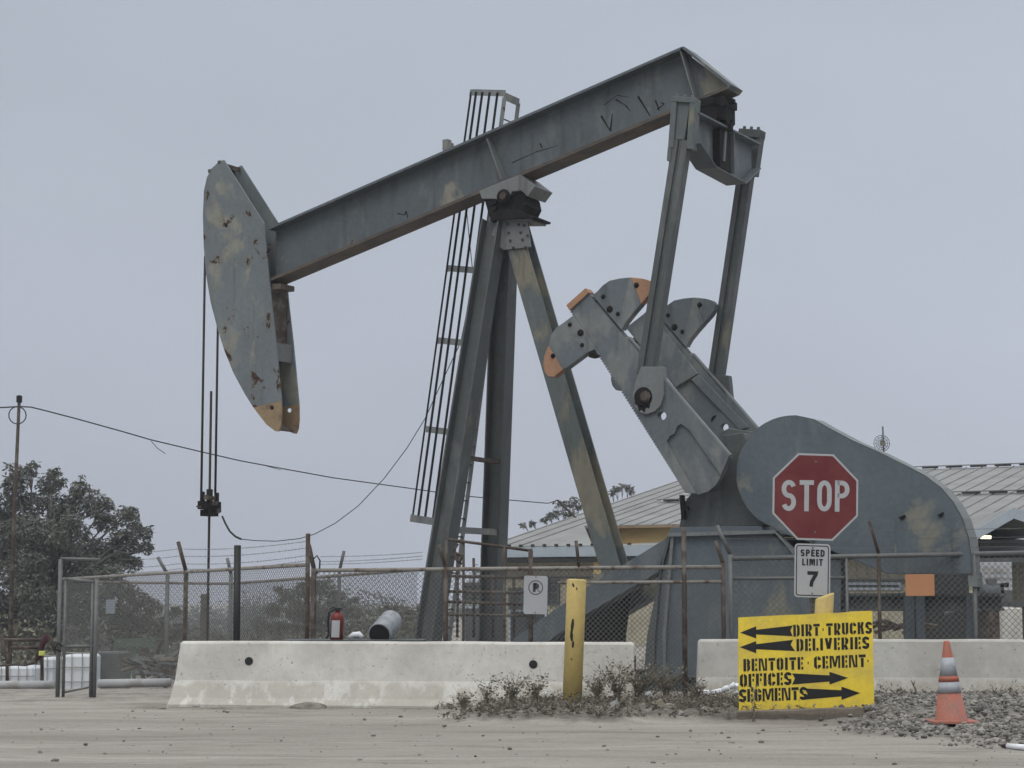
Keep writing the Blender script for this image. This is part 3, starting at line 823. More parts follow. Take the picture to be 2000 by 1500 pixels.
ur = uvw(PV(1900, 1300, -.9))[0]; uf = uvw(pA1)[0] + .9
for v in (-1.05, 1.05): sk.hbeam(W(ur, v, .09), W(uf, v, .09), ZZ, VV, .26, .24, .025, .015)
for u in (uf - .3, uf - 1.2, (uf + ur) / 2, ur + .3): sk.bar(W(u, -.92, .09), W(u, .92, .09), UU * .08, ZZ * .10)
sk.build("skid_frame", M['leg'], pump)
# --- belt guard: teardrop housing on the near side
gpx = []
for k in range(19):
    an = R(118 + (270 - 118) * (18 - k) / 18 - 10)
cxg, cyg, rg_ = 1551, 925, 114
for a in range(128, 277, 8):
    gpx.append((cxg + rg_ * math.cos(R(a)), cyg + rg_ * math.sin(R(a))))
gpx = [(x, y) for x, y in gpx]
gpx += [(1588, 818), (1620, 836), (1665, 860), (1720, 884), (1770, 909), (1806, 928), (1838, 952), (1862, 980), (1880, 1012), (1892, 1050), (1897, 1085), (1899, 1121), (1735, 1121), (1700, 1108), (1640, 1082), (1580, 1058), (1530, 1042), (1505, 1028)]
gvv = -1.02
gb = MB(); plate(gpx, gvv, .02, (), 0, gb)
gcent = PV(1660, 980, gvv)
pts3 = [PV(x, y, gvv) for x, y in gpx]; m_ = len(pts3)
for i in range(m_):
    a, b = pts3[i], pts3[(i + 1) % m_]; d = (b - a).normalized(); nn = d.cross(VV).normalized()
    if nn.dot(gcent - a) < 0: nn = -nn
    gb.prism([a, b, b + nn * .012, a + nn * .012], VV * .40, mi=1)
grd = gb.build("belt_guard", [M['guard'], M['rail']], pump)
for pts in (((1746, 1010), (1749, 1010), (1752, 1120), (1749, 1120)), ((1854, 1008), (1857, 1008), (1864, 1120), (1861, 1120))): plate(pts, gvv - .006, .008).build("door_seam", M['steel'], grd)
for (x, y) in ((1763, 1009), (1838, 1004)): plate([(x - 8, y + 2), (x + 3, y - 4), (x + 5, y - 1), (x - 2, y + 6)], gvv - .03, .03).build("latch", M['dark'], grd)
gs = MB(); plate([(1890, 1118), (1906, 1118), (1908, 1146), (1892, 1146)], gvv + .02, .3, (), 0, gs); gs.build("guard_support", M['rail'], pump)
# small parts on the reducer
jk = MB(); jk.bar(PV(1332, 967, -.8), PV(1336, 1015, -.8), UU * .03, VV * .03); jk.bar(PV(1332, 992, -.8), PV(1345, 992, -.8), ZZ * .025, VV * .025); jk.build("brake_lever", M['dark'], pump)
# prime-mover slide beams at the tail of the skid
sb_ = MB()
a = PV(1600, 1180, -.6); bq = PV(1990, 1180, -.6)
zt_ = PV(1700, 1160, -.7).z; zl_ = PV(1700, 1192, -.7).z
ua_, ub_ = uvw(PV(1560, 1180, -.7))[0], uvw(PV(1910, 1180, -.7))[0]
for v in (-.7, .5): sb_.hbeam(W(ua_, v, (zt_ + zl_) / 2), W(ub_, v, (zt_ + zl_) / 2), ZZ, VV, zt_ - zl_ + .02, .22, .04, .02)
sb_.build("motor_slide_beam", M['leg'], pump)
pp_ = MB()
for x0, x1 in ((1766, 1783), (1788, 1803)):
    q = PV((x0 + x1) / 2, 1170, -.86); pp_.abox(q.x - (x1 - x0) / 2 / 130, q.x + (x1 - x0) / 2 / 130, q.y - .08, q.y + .08, .2, zt_ + .02)
q = PV(1895, 1170, -.8); pp_.abox(q.x - .06, q.x + .06, q.y - .06, q.y + .06, .2, zt_)
pp_.build("frame_post", M['guard'], pump)
# ================================================================== concrete barriers
def barrier(p0, p1, label, l_in=0.0, holes=(), h=.81, mt='conc'):
    # p0,p1: centre line ends on the ground
    ax_ = (p1 - p0); ax_.z = 0; Ln = ax_.length; ax_.normalize(); n_ = Vector((ax_.y, -ax_.x, 0))   # towards the viewer
    prof = [(-.30, 0), (-.30, .05), (-.24, .13), (-.145, .34), (-.085, .78), (-.06, h), (.06, h), (.085, .78), (.145, .34), (.24, .13), (.30, .05), (.30, 0)]
    xs = [0, .03] + [Ln * i / 24 for i in range(1, 24)] + [Ln - .03, Ln]
    mb = MB(); vs = []; m = len(prof)
    for i, x in enumerate(xs):
        edge = i in (0, len(xs) - 1)
        for (a, z) in prof:
            k = .93 if edge and z > .3 else 1
            zz = z - (.025 if edge and z > .7 else 0) + (.045 * max(0, noise.noise(Vector((x * .9, p0.x, 2))) + .1) if z < .04 else 0)
            xx = x + (l_in * (z / h) ** .7 if x < Ln * .5 else 0) * (1 - x / Ln)
            q = p0 + ax_ * xx - n_ * (a * k) + ZZ * (zz - .006 + .008 * noise.noise(Vector((x * 1.3, z * 3, a))))
            q += n_ * .006 * noise.noise(Vector((x * 2, z * 5, 7)))
            vs.append(q)
    fs = []
    for i in range(len(xs) - 1):
        for k in range(m - 1): fs.append((i * m + k, (i + 1) * m + k, (i + 1) * m + k + 1, i * m + k + 1))
    fs.append(list(range(m))); fs.append([(len(xs) - 1) * m + k for k in range(m)][::-1])
    mb.add(vs, fs)
    o = mb.build("concrete_barrier", M[mt], None, bevel=.012, origin=p0)
    for fx, z in holes:
        a = -.085 - .06 * (.78 - z) / .44 * 1.0
        q = p0 + ax_ * (Ln * fx) + n_ * (-a + .012) + ZZ * (z - .02)
        hb = MB(); hb.lathe(q - n_ * .05, n_, [(.05, 0), (.05, .052)], 20); hb.build("lifting_hole", M['darkin'], o)
    return tag(o, label, "barrier", "concrete barriers in front of the pump")
bl0 = P(338, 1378, 25.45); bl0.z = 0; bl1 = P(1240, 1365, 24.75); bl1.z = 0
bA = barrier(bl0, bl1, "long pale concrete barrier with two round holes behind the front yellow bollard", .10, ((.172, .585), (.787, .56)))
sl = MB(); axb = (bl1 - bl0).normalized(); nb = Vector((axb.y, -axb.x, 0))
sl.box(bl1 + axb * .002 + ZZ * .33 + nb * .02, axb * .012, nb * .03, ZZ * .31)
sl.build("end_slot", M['darkin'], bA)
br0 = P(1358, 1366, 26.1); br0.z = 0.01; br1 = br0 + Vector((6.1, -.25, 0))
bB = barrier(br0, br1, "pale concrete barrier behind the orange cone and the yellow direction sign", .04, mt='conc2')
# ================================================================== chain-link fences
def chain(mb, p0, p1, z0, z1, pitch=.070, r=.0040, ze=None):
    # p0,p1 ground points; z0,z1 heights over the ground at each end
    d = p1 - p0; Ln = Vector((d.x, d.y, 0)).length; h = z1 - z0; k = 1.0
    nrm = Vector((d.y, -d.x, 0)).normalized()
    def pt(s, z, o): q = p0 + d * (s / Ln); return Vector((q.x, q.y, q.z + z0 + z * (1 + ((ze - z0) / h - 1) * s / Ln if ze is not None else 1))) + nrm * o
    n = int((Ln + h) / pitch)
    for sgn in (1, -1):
        for i in range(n + 1):
            s0 = -h + i * pitch
            a0, a1 = max(0, s0), min(Ln, s0 + h)
            if a1 - a0 < .03: continue
            za, zb = a0 - s0, a1 - s0
            if sgn < 0: za, zb = h - za, h - zb
            A_, B_ = pt(a0, za, .004 * sgn), pt(a1, zb, .004 * sgn)
            t = (B_ - A_).normalized(); u = t.cross(nrm).normalized()
            vs = []
            for q in (A_, B_): vs += [q + nrm * r, q - nrm * r * .5 + u * r * .87, q - nrm * r * .5 - u * r * .87]
            mb.add(vs, [(0, 1, 4, 3), (1, 2, 5, 4), (2, 0, 3, 5)])
    return mb
def barbed(a, b, sag=.03, r=.0045, n=16):
    mb = MB(); pts = [a + (b - a) * (i / n) - ZZ * sag * 4 * (i / n) * (1 - i / n) for i in range(n + 1)]
    mb.path(pts, r, 4, smooth=False)
    L_ = (b - a).length; d = (b - a).normalized()
    for i in range(int(L_ / .16)):
        q = a + d * (.16 * i + .05); f = (.16 * i + .05) / L_; q = q - ZZ * sag * 4 * f * (1 - f)
        an = random.uniform(0, 3.14); e_ = (ZZ * math.cos(an) + d.cross(ZZ) * math.sin(an)) * .02
        mb.bar(q - e_ - d * .006, q + e_ + d * .006, d * .002, d.cross(e_).normalized() * .002)
    return mb
def gxy(px, Y): q = P(px, 1200, Y); return Vector((q.x, Y, gz(q.x, Y)))
def zat(py, Y): return P(1000, py, Y).z
def post(px, Y, ytop, par, r=.03, mt='galv', arm=None, nm='post', bottom=None):
    q = gxy(px, Y); zt = zat(ytop, Y)
    zb = q.z - .05
    o = MB().tube((q.x, q.y, zb), (q.x, q.y, zt), r, 10).build(nm, M[mt], par)
    if arm:
        t_ = P(arm[0], arm[1], Y); MB().tube((q.x, q.y, zt), t_, r * .85, 8).build("barb_arm", M[mt], o)
    return o
def fence(lbl, ends, name="chain_link_fence", grp="chain-link fences round the pump"):
    return thing(name, ends, lbl, "fence", grp)
def railz(a, b, par, r=.024, mt='rustlight', nm='top_rail'): return MB().tube(a, b, r, 8).build(nm, M[mt], par)
# front run, just behind the left barrier
YF = 27.6
f0, f1 = gxy(612, YF), gxy(1416, YF)
FC = fence("rusty-railed chain-link fence between the long left barrier and the pump's legs", f0)
za_, zb_ = zat(1114, YF), zat(1107, YF)
railz(Vector((f0.x, YF, za_)), Vector((f1.x, YF, zb_)), FC, .026)
railz(Vector((gxy(1090, YF).x, YF, zat(1138, YF))), Vector((f1.x, YF, zat(1136, YF))), FC, .022, nm='mid_rail')
chain(MB(), f0, f1, .05, za_ + .03).build("wire_mesh", M['mesh'], FC)
post(612, YF, 1110, FC, .036, 'rust', (603, 1064))
post(870, YF, 1107, FC, .03, 'rust', (857, 1064))
post(1036, YF, 1072, FC, .028, 'rust')
post(1131, YF, 1107, FC, .026, 'rust', (1125, 1056))
post(1337, YF, 1030, FC, .034, 'rust')
post(1413, YF, 1100, FC, .03, 'rust', (1397, 1056))
lp_ = [P(613, 1115, YF) + Vector((.0, 0, 0)), P(612, 1092, YF), P(619, 1085, YF), P(625, 1095, YF), P(624, 1112, YF), P(617, 1122, YF)]
MB().path(lp_, .012, 6).build("cable_loop", M['wire'], FC)
# right run behind the right barrier
YR = 27.9
r0, r1 = gxy(1426, YR), gxy(2060, YR)
FD = fence("grey-railed chain-link fence behind the right barrier, in front of the belt guard", r0)
z0_, z1_ = zat(1091, YR), zat(1079, YR)
railz(Vector((r0.x, YR, z0_)), Vector((r1.x, YR, z1_)), FD, .032, 'galv')
railz(Vector((r0.x, YR, zat(1130, YR))), Vector((gxy(1650, YR).x, YR, zat(1128, YR))), FD, .024, 'galv', 'mid_rail')
chain(MB(), r0, r1, .05, z1_ - .02, .085).build("wire_mesh", M['mesh'], FD)
post(1428, YR, 1083, FD, .034, 'galv', (1400, 1026))
post(1718, YR, 1080, FD, .026, 'rust', (1698, 1018))
post(1655, YR, 1088, FD, .022, 'galv'); post(1905, YR, 1078, FD, .03, 'galv')
for k, (ya, yb) in enumerate(((1036, 1030), (1052, 1047), (1068, 1066))):
    barbed(P(1410 + 4 * k, ya, YR), P(2060, yb, YR), .02).build("barbed_wire", M['mesh'], FD)
# left run: from the far corner towards the tall end post
FA = fence("weathered barbed-wire chain-link fence from the left gate to the tall dark end post", gxy(360, 36))
Ya, Yb = 46.0, 30.2
A0, A1 = gxy(122, Ya), gxy(601, Yb)
railz(Vector((A0.x, Ya, zat(1131, Ya))), Vector((A1.x, Yb, zat(1103, Yb))), FA, .03)
def along(px):   # depth on the run for a pixel column
    d_ = ray(px, 1200); k0 = A0.x + 0; t_ = None
    # solve x/y = d.x/d.y on the segment
    m_ = d_.x / d_.y; t_ = (m_ * Ya - A0.x) / ((A1.x - A0.x) - m_ * (Yb - Ya)); return Ya + (Yb - Ya) * t_
chain(MB(), Vector((A0.x, Ya, A0.z)), Vector((A1.x, Yb, A1.z)), .05, zat(1131, Ya) - A0.z, .11, .0037, ze=zat(1103, Yb) - A1.z).build("wire_mesh", M['mesh'], FA)
y_ = along(362); post(362, y_, 1117, FA, .042, 'rust', (348, 1058))
y_ = along(325)
post(600, Yb, 1042, FA, .034, 'rust', None, 'end_post')
for k, (ya, yb) in enumerate(((1072, 1057), (1086, 1070), (1101, 1085), (1111, 1095))):
    barbed(P(230, ya + 6, along(230)), P(348, ya, along(348)), .03).build("barbed_wire", M['mesh'], FA)
    barbed(P(348, ya, along(348)), P(600, yb, Yb), .05).build("barbed_wire", M['mesh'], FA)
# rear run
FB = fence("lower rear chain-link fence with leaning barb arms, seen through the left fence", gxy(450, 44))
Yc, Yd = 45.0, 33.0
B0, B1, B2 = gxy(190, Yc), gxy(452, Yc), gxy(815, Yd)
zr = zat(1140, Yc)
railz(Vector((B0.x, Yc, zat(1137, Yc))), Vector((B1.x, Yc, zr)), FB, .03)
railz(Vector((B1.x, Yc, zr)), Vector((B2.x, Yd, zat(1112, Yd))), FB, .03)
chain(MB(), B0, B1, .05, zr - B1.z + .02, .12, .0037).build("wire_mesh", M['mesh'], FB)
chain(MB(), B1, B2, .05, zr - B1.z, .11, .0037, ze=zat(1112, Yd) - B2.z).build("wire_mesh", M['mesh'], FB)
post(326, Yc, 1122, FB, .045, 'galv', (308, 1088)); post(450, Yc, 1122, FB, .045, 'galv', (444, 1090))
y2 = 38.5; post(662, y2, 1116, FB, .036, 'galv', (672, 1076))
for ya, yb in ((1087, 1079), (1097, 1086), (1102, 1092)):
    barbed(P(625, ya, 40), P(825, yb, Yd), .02).build("barbed_wire", M['mesh'], FB)
bk = MB(); q = gxy(463, 29.2)
bk.tube((q.x + .0, 29.2, -.1), P(464, 1065, 29.2), .05, 10)
tag(bk.build("steel_post", M['black']), "thick black steel post standing behind the left barrier near the polished rod", "post")
wp_ = MB(); q = gxy(400, 60); wp_.abox(q.x - .12, q.x + .12, 59.9, 60.1, q.z - .2, zat(1160, 60)); 
wpo = wp_.build("concrete_pillar", M['bark'], bevel=.02); tag(wpo, "pale upright pillar in the haze just left of the polished rod", "pillar")
# gate at the left
GT = thing("pedestrian_gate", gxy(150, 27.0), "galvanised chain-link gate standing left of the long barrier", "gate")
YG = 27.0
for px, yt in ((116, 1092), (187, 1130)): post(px, YG, yt, GT, .028, 'galv', nm='gate_post')
for px, yt in ((127, 1130), (180, 1134)): post(px, YG, yt, GT, .02, 'galv', nm='gate_stile')
for a, b, r_ in (((118, 1091), (196, 1093), .02), ((126, 1131), (190, 1137), .024), ((126, 1263), (184, 1262), .022), ((126, 1352), (184, 1340), .014)):
    railz(P(*a, YG), P(*b, YG), GT, r_, 'galv', 'gate_rail')
g0, g1 = gxy(127, YG), gxy(181, YG); chain(MB(), g0, g1, .62, 1.56, .066, .0026).build("wire_mesh", M['mesh'], GT)
MB().path([P(122, 1262, YG - .03), P(112, 1255, YG - .05), P(107, 1268, YG - .05), P(118, 1272, YG - .04)], .014, 6).build("chain_loop", M['wire'], GT)
gs_ = MB(); q = P(216, 1185, 44.9); gs_.abox(q.x - .10, q.x + .10, 44.88, 44.9, q.z - .15, q.z + .15)
tag(gs_.build("notice_plate", M['fascia'], bevel=.004), "small blank grey notice plate hanging on the rear fence beside the gate", "sign")
# steel pipe cage round the post's foot
PC = thing("pipe_cage", gxy(950, 28.6), "rusty open pipe frame standing around the foot of the pump's front legs", "pipe frame")
YP = 28.4
for px, yt in ((872, 1053), (985, 1068), (1038, 1076)): post(px, YP, yt, PC, .022, 'rust', nm='upright')
for a, b in (((872, 1053), (1040, 1076)), ((872, 1125), (1038, 1128)), ((872, 1155), (1036, 1158)), ((872, 1175), (1030, 1181)), ((872, 1200), (1036, 1203))): railz(P(*a, YP), P(*b, YP), PC, .02, 'rust', 'rail')
post(905, YP + 1.3, 1060, PC, .02, 'rust', nm='upright'); railz(P(872, 1053, YP), P(905, 1060, YP + 1.3), PC, .02, 'rust', 'rail')
pth = MB()
for (px, y0, y1) in ((893, 1085, 1245), (925, 1090, 1245), (962, 1120, 1245), (1003, 1130, 1245)):
    pth.path([P(px, y1, YP + .5), P(px + 1, (y0 + y1) / 2, YP + .5), P(px, y0, YP + .5)], .02, 6)
pth.path([P(895, 1062, YP + .4), P(886, 1075, YP + .4), P(890, 1092, YP + .4), P(902, 1102, YP + .4)], .018, 6)
pth.path([P(880, 1090, YP + .4), P(892, 1080, YP + .4), P(905, 1085, YP + .4), P(897, 1100, YP + .4)], .018, 6)
pth.build("conduit", M['rust'], PC)
# ================================================================== lettering
def strokes(mb, pl, wd, org, ex, ey, nn, th=.003, mi=0):
    # mitred ribbon along a 2-D polyline, raised by th
    pts = [Vector((p[0], p[1])) for p in pl]; closed = (pts[0] - pts[-1]).length < 1e-6 and len(pts) > 2
    if closed: pts = pts[:-1]
    m = len(pts); Lf = []; Rt = []
    for i in range(m):
        if closed or 0 < i < m - 1:
            d0 = (pts[i] - pts[i - 1]).normalized(); d1 = (pts[(i + 1) % m] - pts[i]).normalized()
            t = d0 + d1; t = d1 if t.length < 1e-6 else t.normalized(); nrm = Vector((-t.y, t.x)); k = 1 / max(.45, nrm.dot(Vector((-d1.y, d1.x))))
        else:
            t = (pts[1] - pts[0]) if i == 0 else (pts[-1] - pts[-2]); t.normalize(); nrm = Vector((-t.y, t.x)); k = 1
        Lf.append(pts[i] + nrm * wd / 2 * k); Rt.append(pts[i] - nrm * wd / 2 * k)
    f = lambda q, o: org + ex * q.x + ey * q.y + nn * o
    for i in range(m if closed else m - 1):
        j = (i + 1) % m
        q = [Lf[i], Lf[j], Rt[j], Rt[i]]
        vs = [f(c, th) for c in q] + [f(c, 0) for c in q]
        mb.add(vs, [(3, 2, 1, 0), (0, 1, 5, 4), (1, 2, 6, 5), (2, 3, 7, 6), (3, 0, 4, 7)], mi)
def glyph(ch, S, W_, st):
    l, r, b, t = S / 2, W_ - S / 2, S / 2, 1 - S / 2; m = W_ / 2; g = .07 if st else 0; c = .10; o = l + S / 2 + g if st else l
    bar = [(l, 0), (l, 1)]
    if ch == 'I': return [[(W_ / 2, 0), (W_ / 2, 1)]]
    if ch == 'D': return [bar, [(o, t), (r - c, t), (r, t - c), (r, b + c), (r - c, b), (o, b)]]
    if ch == 'P': return [bar, [(o, t), (r - c, t), (r, t - c), (r, .5 + c), (r - c, .46), (o, .46)]]
    if ch == 'R': return [bar, [(o, t), (r - c, t), (r, t - c), (r, .52 + c), (r - c, .5), (o, .5)], [(m, .46 - g), (r, 0)] if st else [(m, .5), (r, 0)]]
    if ch == 'B': return [bar, [(o, t), (r - c, t), (r - .01, t - c), (r - .01, .62), (r - c, .53)], [(r - c, .47), (r, .40), (r, b + c), (r - c, b), (o, b)], [(o, .5), (r - c, .5)]]
    if ch == 'T': return [[(0, t), (W_, t)], [(m, t - S / 2 - g * .8), (m, 0)]]
    if ch == 'U': return [[(l, 1), (l, b + c), (l + c * .8, b), (m - g / 2, b)], [(r, 1), (r, b + c), (r - c * .8, b), (m + g / 2, b)]]
    if ch in 'CG':
        a = [[(m + g / 2, t), (r - c, t), (r, t - c), (r, .68)], [(m - g / 2, t), (l + c, t), (l, t - c), (l, b + c), (l + c, b), (m - g / 2, b)], [(m + g / 2, b), (r - c, b), (r, b + c), (r, .32)]]
        if ch == 'G': a[2] = [(m + g / 2, b), (r - c, b), (r, b + c), (r, .44), (m + .02, .44)]
        return a
    if ch == 'O':
        if st: return [[(m - g / 2, t), (l + c, t), (l, t - c), (l, b + c), (l + c, b), (m - g / 2, b)], [(m + g / 2, t), (r - c, t), (r, t - c), (r, b + c), (r - c, b), (m + g / 2, b)]]
    if ch == 'K': return [bar, [(o, .5), (r, 1)], [(o + .06, .52), (r, 0)]]
    if ch == 'S':
        if st: return [[(r, .74), (r, t - c * .6), (r - c, t), (l + c, t), (l, t - c), (l, .62), (l + c, .54), (m, .52)], [(m + g, .48), (r - c, .45), (r, .37), (r, b + c), (r - c, b), (l + c, b), (l, b + c * .6), (l, .26)]]
    if ch == 'E': return [bar, [(o, t), (W_, t)], [(o, .5), (W_ - .05, .5)], [(o, b), (W_, b)]]
    if ch == 'F': return [bar, [(o, t), (W_, t)], [(o, .5), (W_ - .05, .5)]]
    if ch == 'L': return [bar, [(o, b), (W_, b)]]
    if ch == 'V': return [[(l, 1), (m - g / 3, b)], [(r, 1), (m + g / 3, b)]]
    if ch == 'N': return [bar, [(r, 0), (r, 1)], [(l + S * (.9 if st else .45), .99), (r - S * (.9 if st else .45), .01)]]
    if ch == 'M': return [bar, [(r, 0), (r, 1)], [(l + S * .85, .97), (m - S * .05, .12)], [(r - S * .85, .97), (m + S * .05, .12)]]
    if ch == '7': return [[(0, t), (r, t), (r - .02, .78), (m - .04, .35), (m - .08, 0)]]
    if ch == '.': return [[(m - .04, .5), (m + .04, .5)]]
    return []
def arcp(cx, cy, rx, ry, a0, a1, n=12): return [(cx + rx * math.cos(R(a0 + (a1 - a0) * i / n)), cy + ry * math.sin(R(a0 + (a1 - a0) * i / n))) for i in range(n + 1)]
def glyph_round(ch, S, W_):
    l, r, b, t = S / 2, W_ - S / 2, S / 2, 1 - S / 2; m = W_ / 2; rx = m - S / 2
    if ch == 'S':
        ry = (t - .5) / 2; k = ry
        return [arcp(m, t - ry, rx, ry, 22, 270, 16)[:-1] + arcp(m, b + ry, rx, ry, 90, -158, 16)]
    if ch == 'O': return [arcp(m, t - .26, rx, .26, 0, 180, 12) + arcp(m, b + .26, rx, .26, 180, 360, 12) + [(r, t - .26)]]
    if ch == 'P': return [[(l, 0), (l, 1)], [(l, t)] + arcp(r - .20, t - .21, .20, .21, 90, -90, 12) + [(l, t - .42)]]
    if ch == 'R': return [[(l, 0), (l, 1)], [(l, t)] + arcp(r - .20, t - .21, .20, .21, 90, -90, 12) + [(l, t - .42)], [(m, t - .42), (r, 0)]]
    if ch == 'D': return [[(l, 0), (l, 1)], [(l, t)] + arcp(r - .22, t - .22, .22, .22, 90, 0, 8) + arcp(r - .22, b + .22, .22, .22, 0, -90, 8) + [(l, b)]]
    return glyph(ch, S, W_, False)
WID = {'I': .24, 'M': .80, '.': .3, ' ': .25, 'T': .52, 'V': .56, 'N': .64, 'E': .44, 'F': .44, 'L': .44}
def text(mb, s, x0, x1, y0, h, org, ex, ey, nn, S=.2, stencil=True, gap=.12, slope=0.0, th=.003, mi=0):
    ws = [WID.get(c, .52) for c in s]; tot = sum(ws) + gap * (len(s) - 1); k = (x1 - x0) / (tot * h); x = 0
    for c, w_ in zip(s, ws):
        S0 = S; S = S0 * (.72 if c in 'NM' and stencil else 1)
        gl = glyph(c, S, w_, True) if stencil else glyph_round(c, S, w_)
        for pl in gl:
            strokes(mb, [(x0 + (x + p[0]) * h * k, y0 + slope * (x + p[0]) * h * k + p[1] * h) for p in pl], S * h * (.5 + .5 * k), org, ex, ey, nn, th, mi)
        S = S0; x += w_ + gap
# ================================================================== signs
def frame2(px, py, Y, yaw=0.0, roll=0.0):
    # local frame of a board: origin, right, up, normal to the viewer
    ex = Vector((math.cos(R(yaw)), math.sin(R(yaw)), 0)); nn = Vector((math.sin(R(yaw)), -math.cos(R(yaw)), 0)); ey = ZZ.copy()
    rot = Matrix.Rotation(R(-roll), 3, nn); return P(px, py, Y), rot @ ex, rot @ ey, nn
def rrect(w_, h_, r_, n=5):
    o = []
    for cx, cy, a in ((w_ / 2 - r_, h_ / 2 - r_, 0), (-w_ / 2 + r_, h_ / 2 - r_, 90), (-w_ / 2 + r_, -h_ / 2 + r_, 180), (w_ / 2 - r_, -h_ / 2 + r_, 270)):
        o += [(cx + r_ * math.cos(R(a + 90 * i / n)), cy + r_ * math.sin(R(a + 90 * i / n))) for i in range(n + 1)]
    return o
def flat(mb, pts, fr_, th=.003, z=0.0, mi=0, holes=()):
    o, ex, ey, nn = fr_; f = lambda p: o + ex * p[0] + ey * p[1] + nn * z
    return mb.prism([f(p) for p in pts], nn * th, [[f(p) for p in h] for h in holes], mi)
YS = 22.63; SPX = FPX / YS
# stop sign on a leaning post
sp_ = ground_at(1580, YS)
SS = thing("stop_sign", sp_, "red octagonal STOP sign on a leaning galvanised post behind the yellow board", "stop sign")
fr_ = frame2(1592.5, 970.5, YS, 4, 1.6)
Rr = 84.5 / SPX
octo = lambda k: [(Rr * k / math.cos(R(22.5)) * math.cos(R(22.5 + 45 * i)), Rr * k / math.cos(R(22.5)) * math.sin(R(22.5 + 45 * i))) for i in range(8)]
pm = MB(); flat(pm, octo(1.0), fr_, .004, 0, 0); plate_o = pm.build("sign_plate", M['white'], SS)
pm = MB(); flat(pm, octo(.955), fr_, .002, .004, 0); pm.build("red_face", M['signred'], plate_o)
lt_ = MB(); text(lt_, "STOP", -.378, .378, -.168, .345, fr_[0], fr_[1], fr_[2], fr_[3] , .158, False, .13, .02, .009)
lt_.build("lettering", M['white'], plate_o)
bt = MB()
for y in (.39, -.39): bt.lathe(fr_[0] + fr_[2] * y + fr_[3] * .006, fr_[3], [(.012, 0), (.012, .008)], 8)
bt.build("bolt", M['galv'], plate_o)
top_ = fr_[0] + fr_[2] * .42 - fr_[3] * .035; bot_ = Vector((sp_.x, YS + .02, sp_.z - .1))
pt_ = MB(); d_ = (bot_ - top_).normalized(); s1_ = fr_[1]
pt_.bar(top_, bot_, s1_ * .028, fr_[3] * .006); 
for k in (-1, 1): pt_.bar(top_ + s1_ * .028 * k - fr_[3] * .014, bot_ + s1_ * .028 * k - fr_[3] * .014, s1_ * .004, fr_[3] * .014)
ptO = pt_.build("sign_post", M['galv'], SS)
hl = MB()
for k in range(44):
    q = top_ + d_ * (.08 + .05 * k) + fr_[3] * .0065; hl.box(q, s1_ * .007, d_ * .007, fr_[3] * .001)
hl.build("punched_hole", M['black'], ptO)
# speed limit plate below it
SL = thing("speed_limit_sign", P(1587, 1164, YS), "white SPEED LIMIT 7 plate bolted to the post under the STOP sign", "speed limit sign")
f2 = frame2(1586.5, 1114.5, YS - .02, 4, 1.6); w2, h2 = 70.5 / SPX, 104 / SPX
q_ = MB(); flat(q_, rrect(w2, h2, .04), f2, .004); slp = q_.build("sign_plate", M['white'], SL)
q_ = MB(); flat(q_, rrect(w2 - .035, h2 - .035, .03), f2, .002, .004, 0, [rrect(w2 - .055, h2 - .055, .024)[::-1]]); q_.build("border", M['black'], slp)
q_ = MB(); text(q_, "SPEED", -.135, .135, .155, .075, f2[0], f2[1], f2[2], f2[3], .2, False, .13, 0, .007)
q_.build("lettering", M['black'], slp); q_ = MB(); text(q_, "LIMIT", -.115, .115, .055, .075, f2[0], f2[1], f2[2], f2[3], .2, False, .16, 0, .007)
q_.build("lettering", M['black'], slp); q_ = MB(); text(q_, "7", -.055, .065, -.175, .165, f2[0], f2[1], f2[2], f2[3], .2, False, .1, 0, .007)
q_.build("lettering", M['black'], slp)
q_ = MB()
for y in (.25, -.25): q_.lathe(f2[0] + f2[2] * y + f2[3] * .004, f2[3], [(.010, 0), (.010, .006)], 8)
q_.build("bolt", M['galv'], slp)
# yellow direction board on two stakes
YD = 22.3; DPX = FPX / YD
db = thing("direction_sign", ground_at(1575, YD), "yellow board with black stencilled arrows for trucks, deliveries, offices and segments", "direction sign")
fd = frame2(1574.5, 1293.5, YD, 3, 0)
c4 = [(1442, 1206), (1704, 1193), (1707.5, 1384), (1443.5, 1392.5)]
def dpt(px, py):   # picture point -> board coordinates on the board's own plane
    d__ = ray(px, py); k = (fd[0] - C0).dot(fd[3]) / d__.dot(fd[3]); q = C0 + d__ * k - fd[0]; return (q.dot(fd[1]), q.dot(fd[2]))
cc = [dpt(*c) for c in c4]
ed = []
for i in range(4):
    a, b = Vector(cc[i]), Vector(cc[(i + 1) % 4])
    for k in range(8): ed.append(tuple(a + (b - a) * k / 8 + Vector((random.uniform(-1, 1), random.uniform(-1, 1))) * (.004 if k else .002)))
q_ = MB(); flat(q_, ed, fd, .018, -.018); dbo = q_.build("board", M['yellow'], db)
q_ = MB()
for poly in ([(1445.5, 1235.5), (1477, 1223), (1477, 1230), (1549, 1221.5), (1543.5, 1231), (1548, 1242.5), (1477, 1239), (1477, 1247)],
             [(1445, 1264), (1477, 1252), (1477, 1258), (1549, 1249.5), (1544, 1259), (1553, 1271.5), (1477, 1268), (1477, 1276)],
             [(1656.5, 1324), (1620, 1312), (1620, 1319), (1547, 1315), (1552.5, 1325), (1547, 1337), (1620, 1331), (1620, 1337)],
             [(1680, 1353.5), (1643.5, 1341), (1643.5, 1348), (1571, 1344.5), (1577.5, 1355), (1571, 1366.5), (1643.5, 1360), (1643.5, 1367)]):
    flat(q_, [dpt(*p) for p in poly], fd, .0025, 0)
q_.build("arrow", M['black'], dbo)
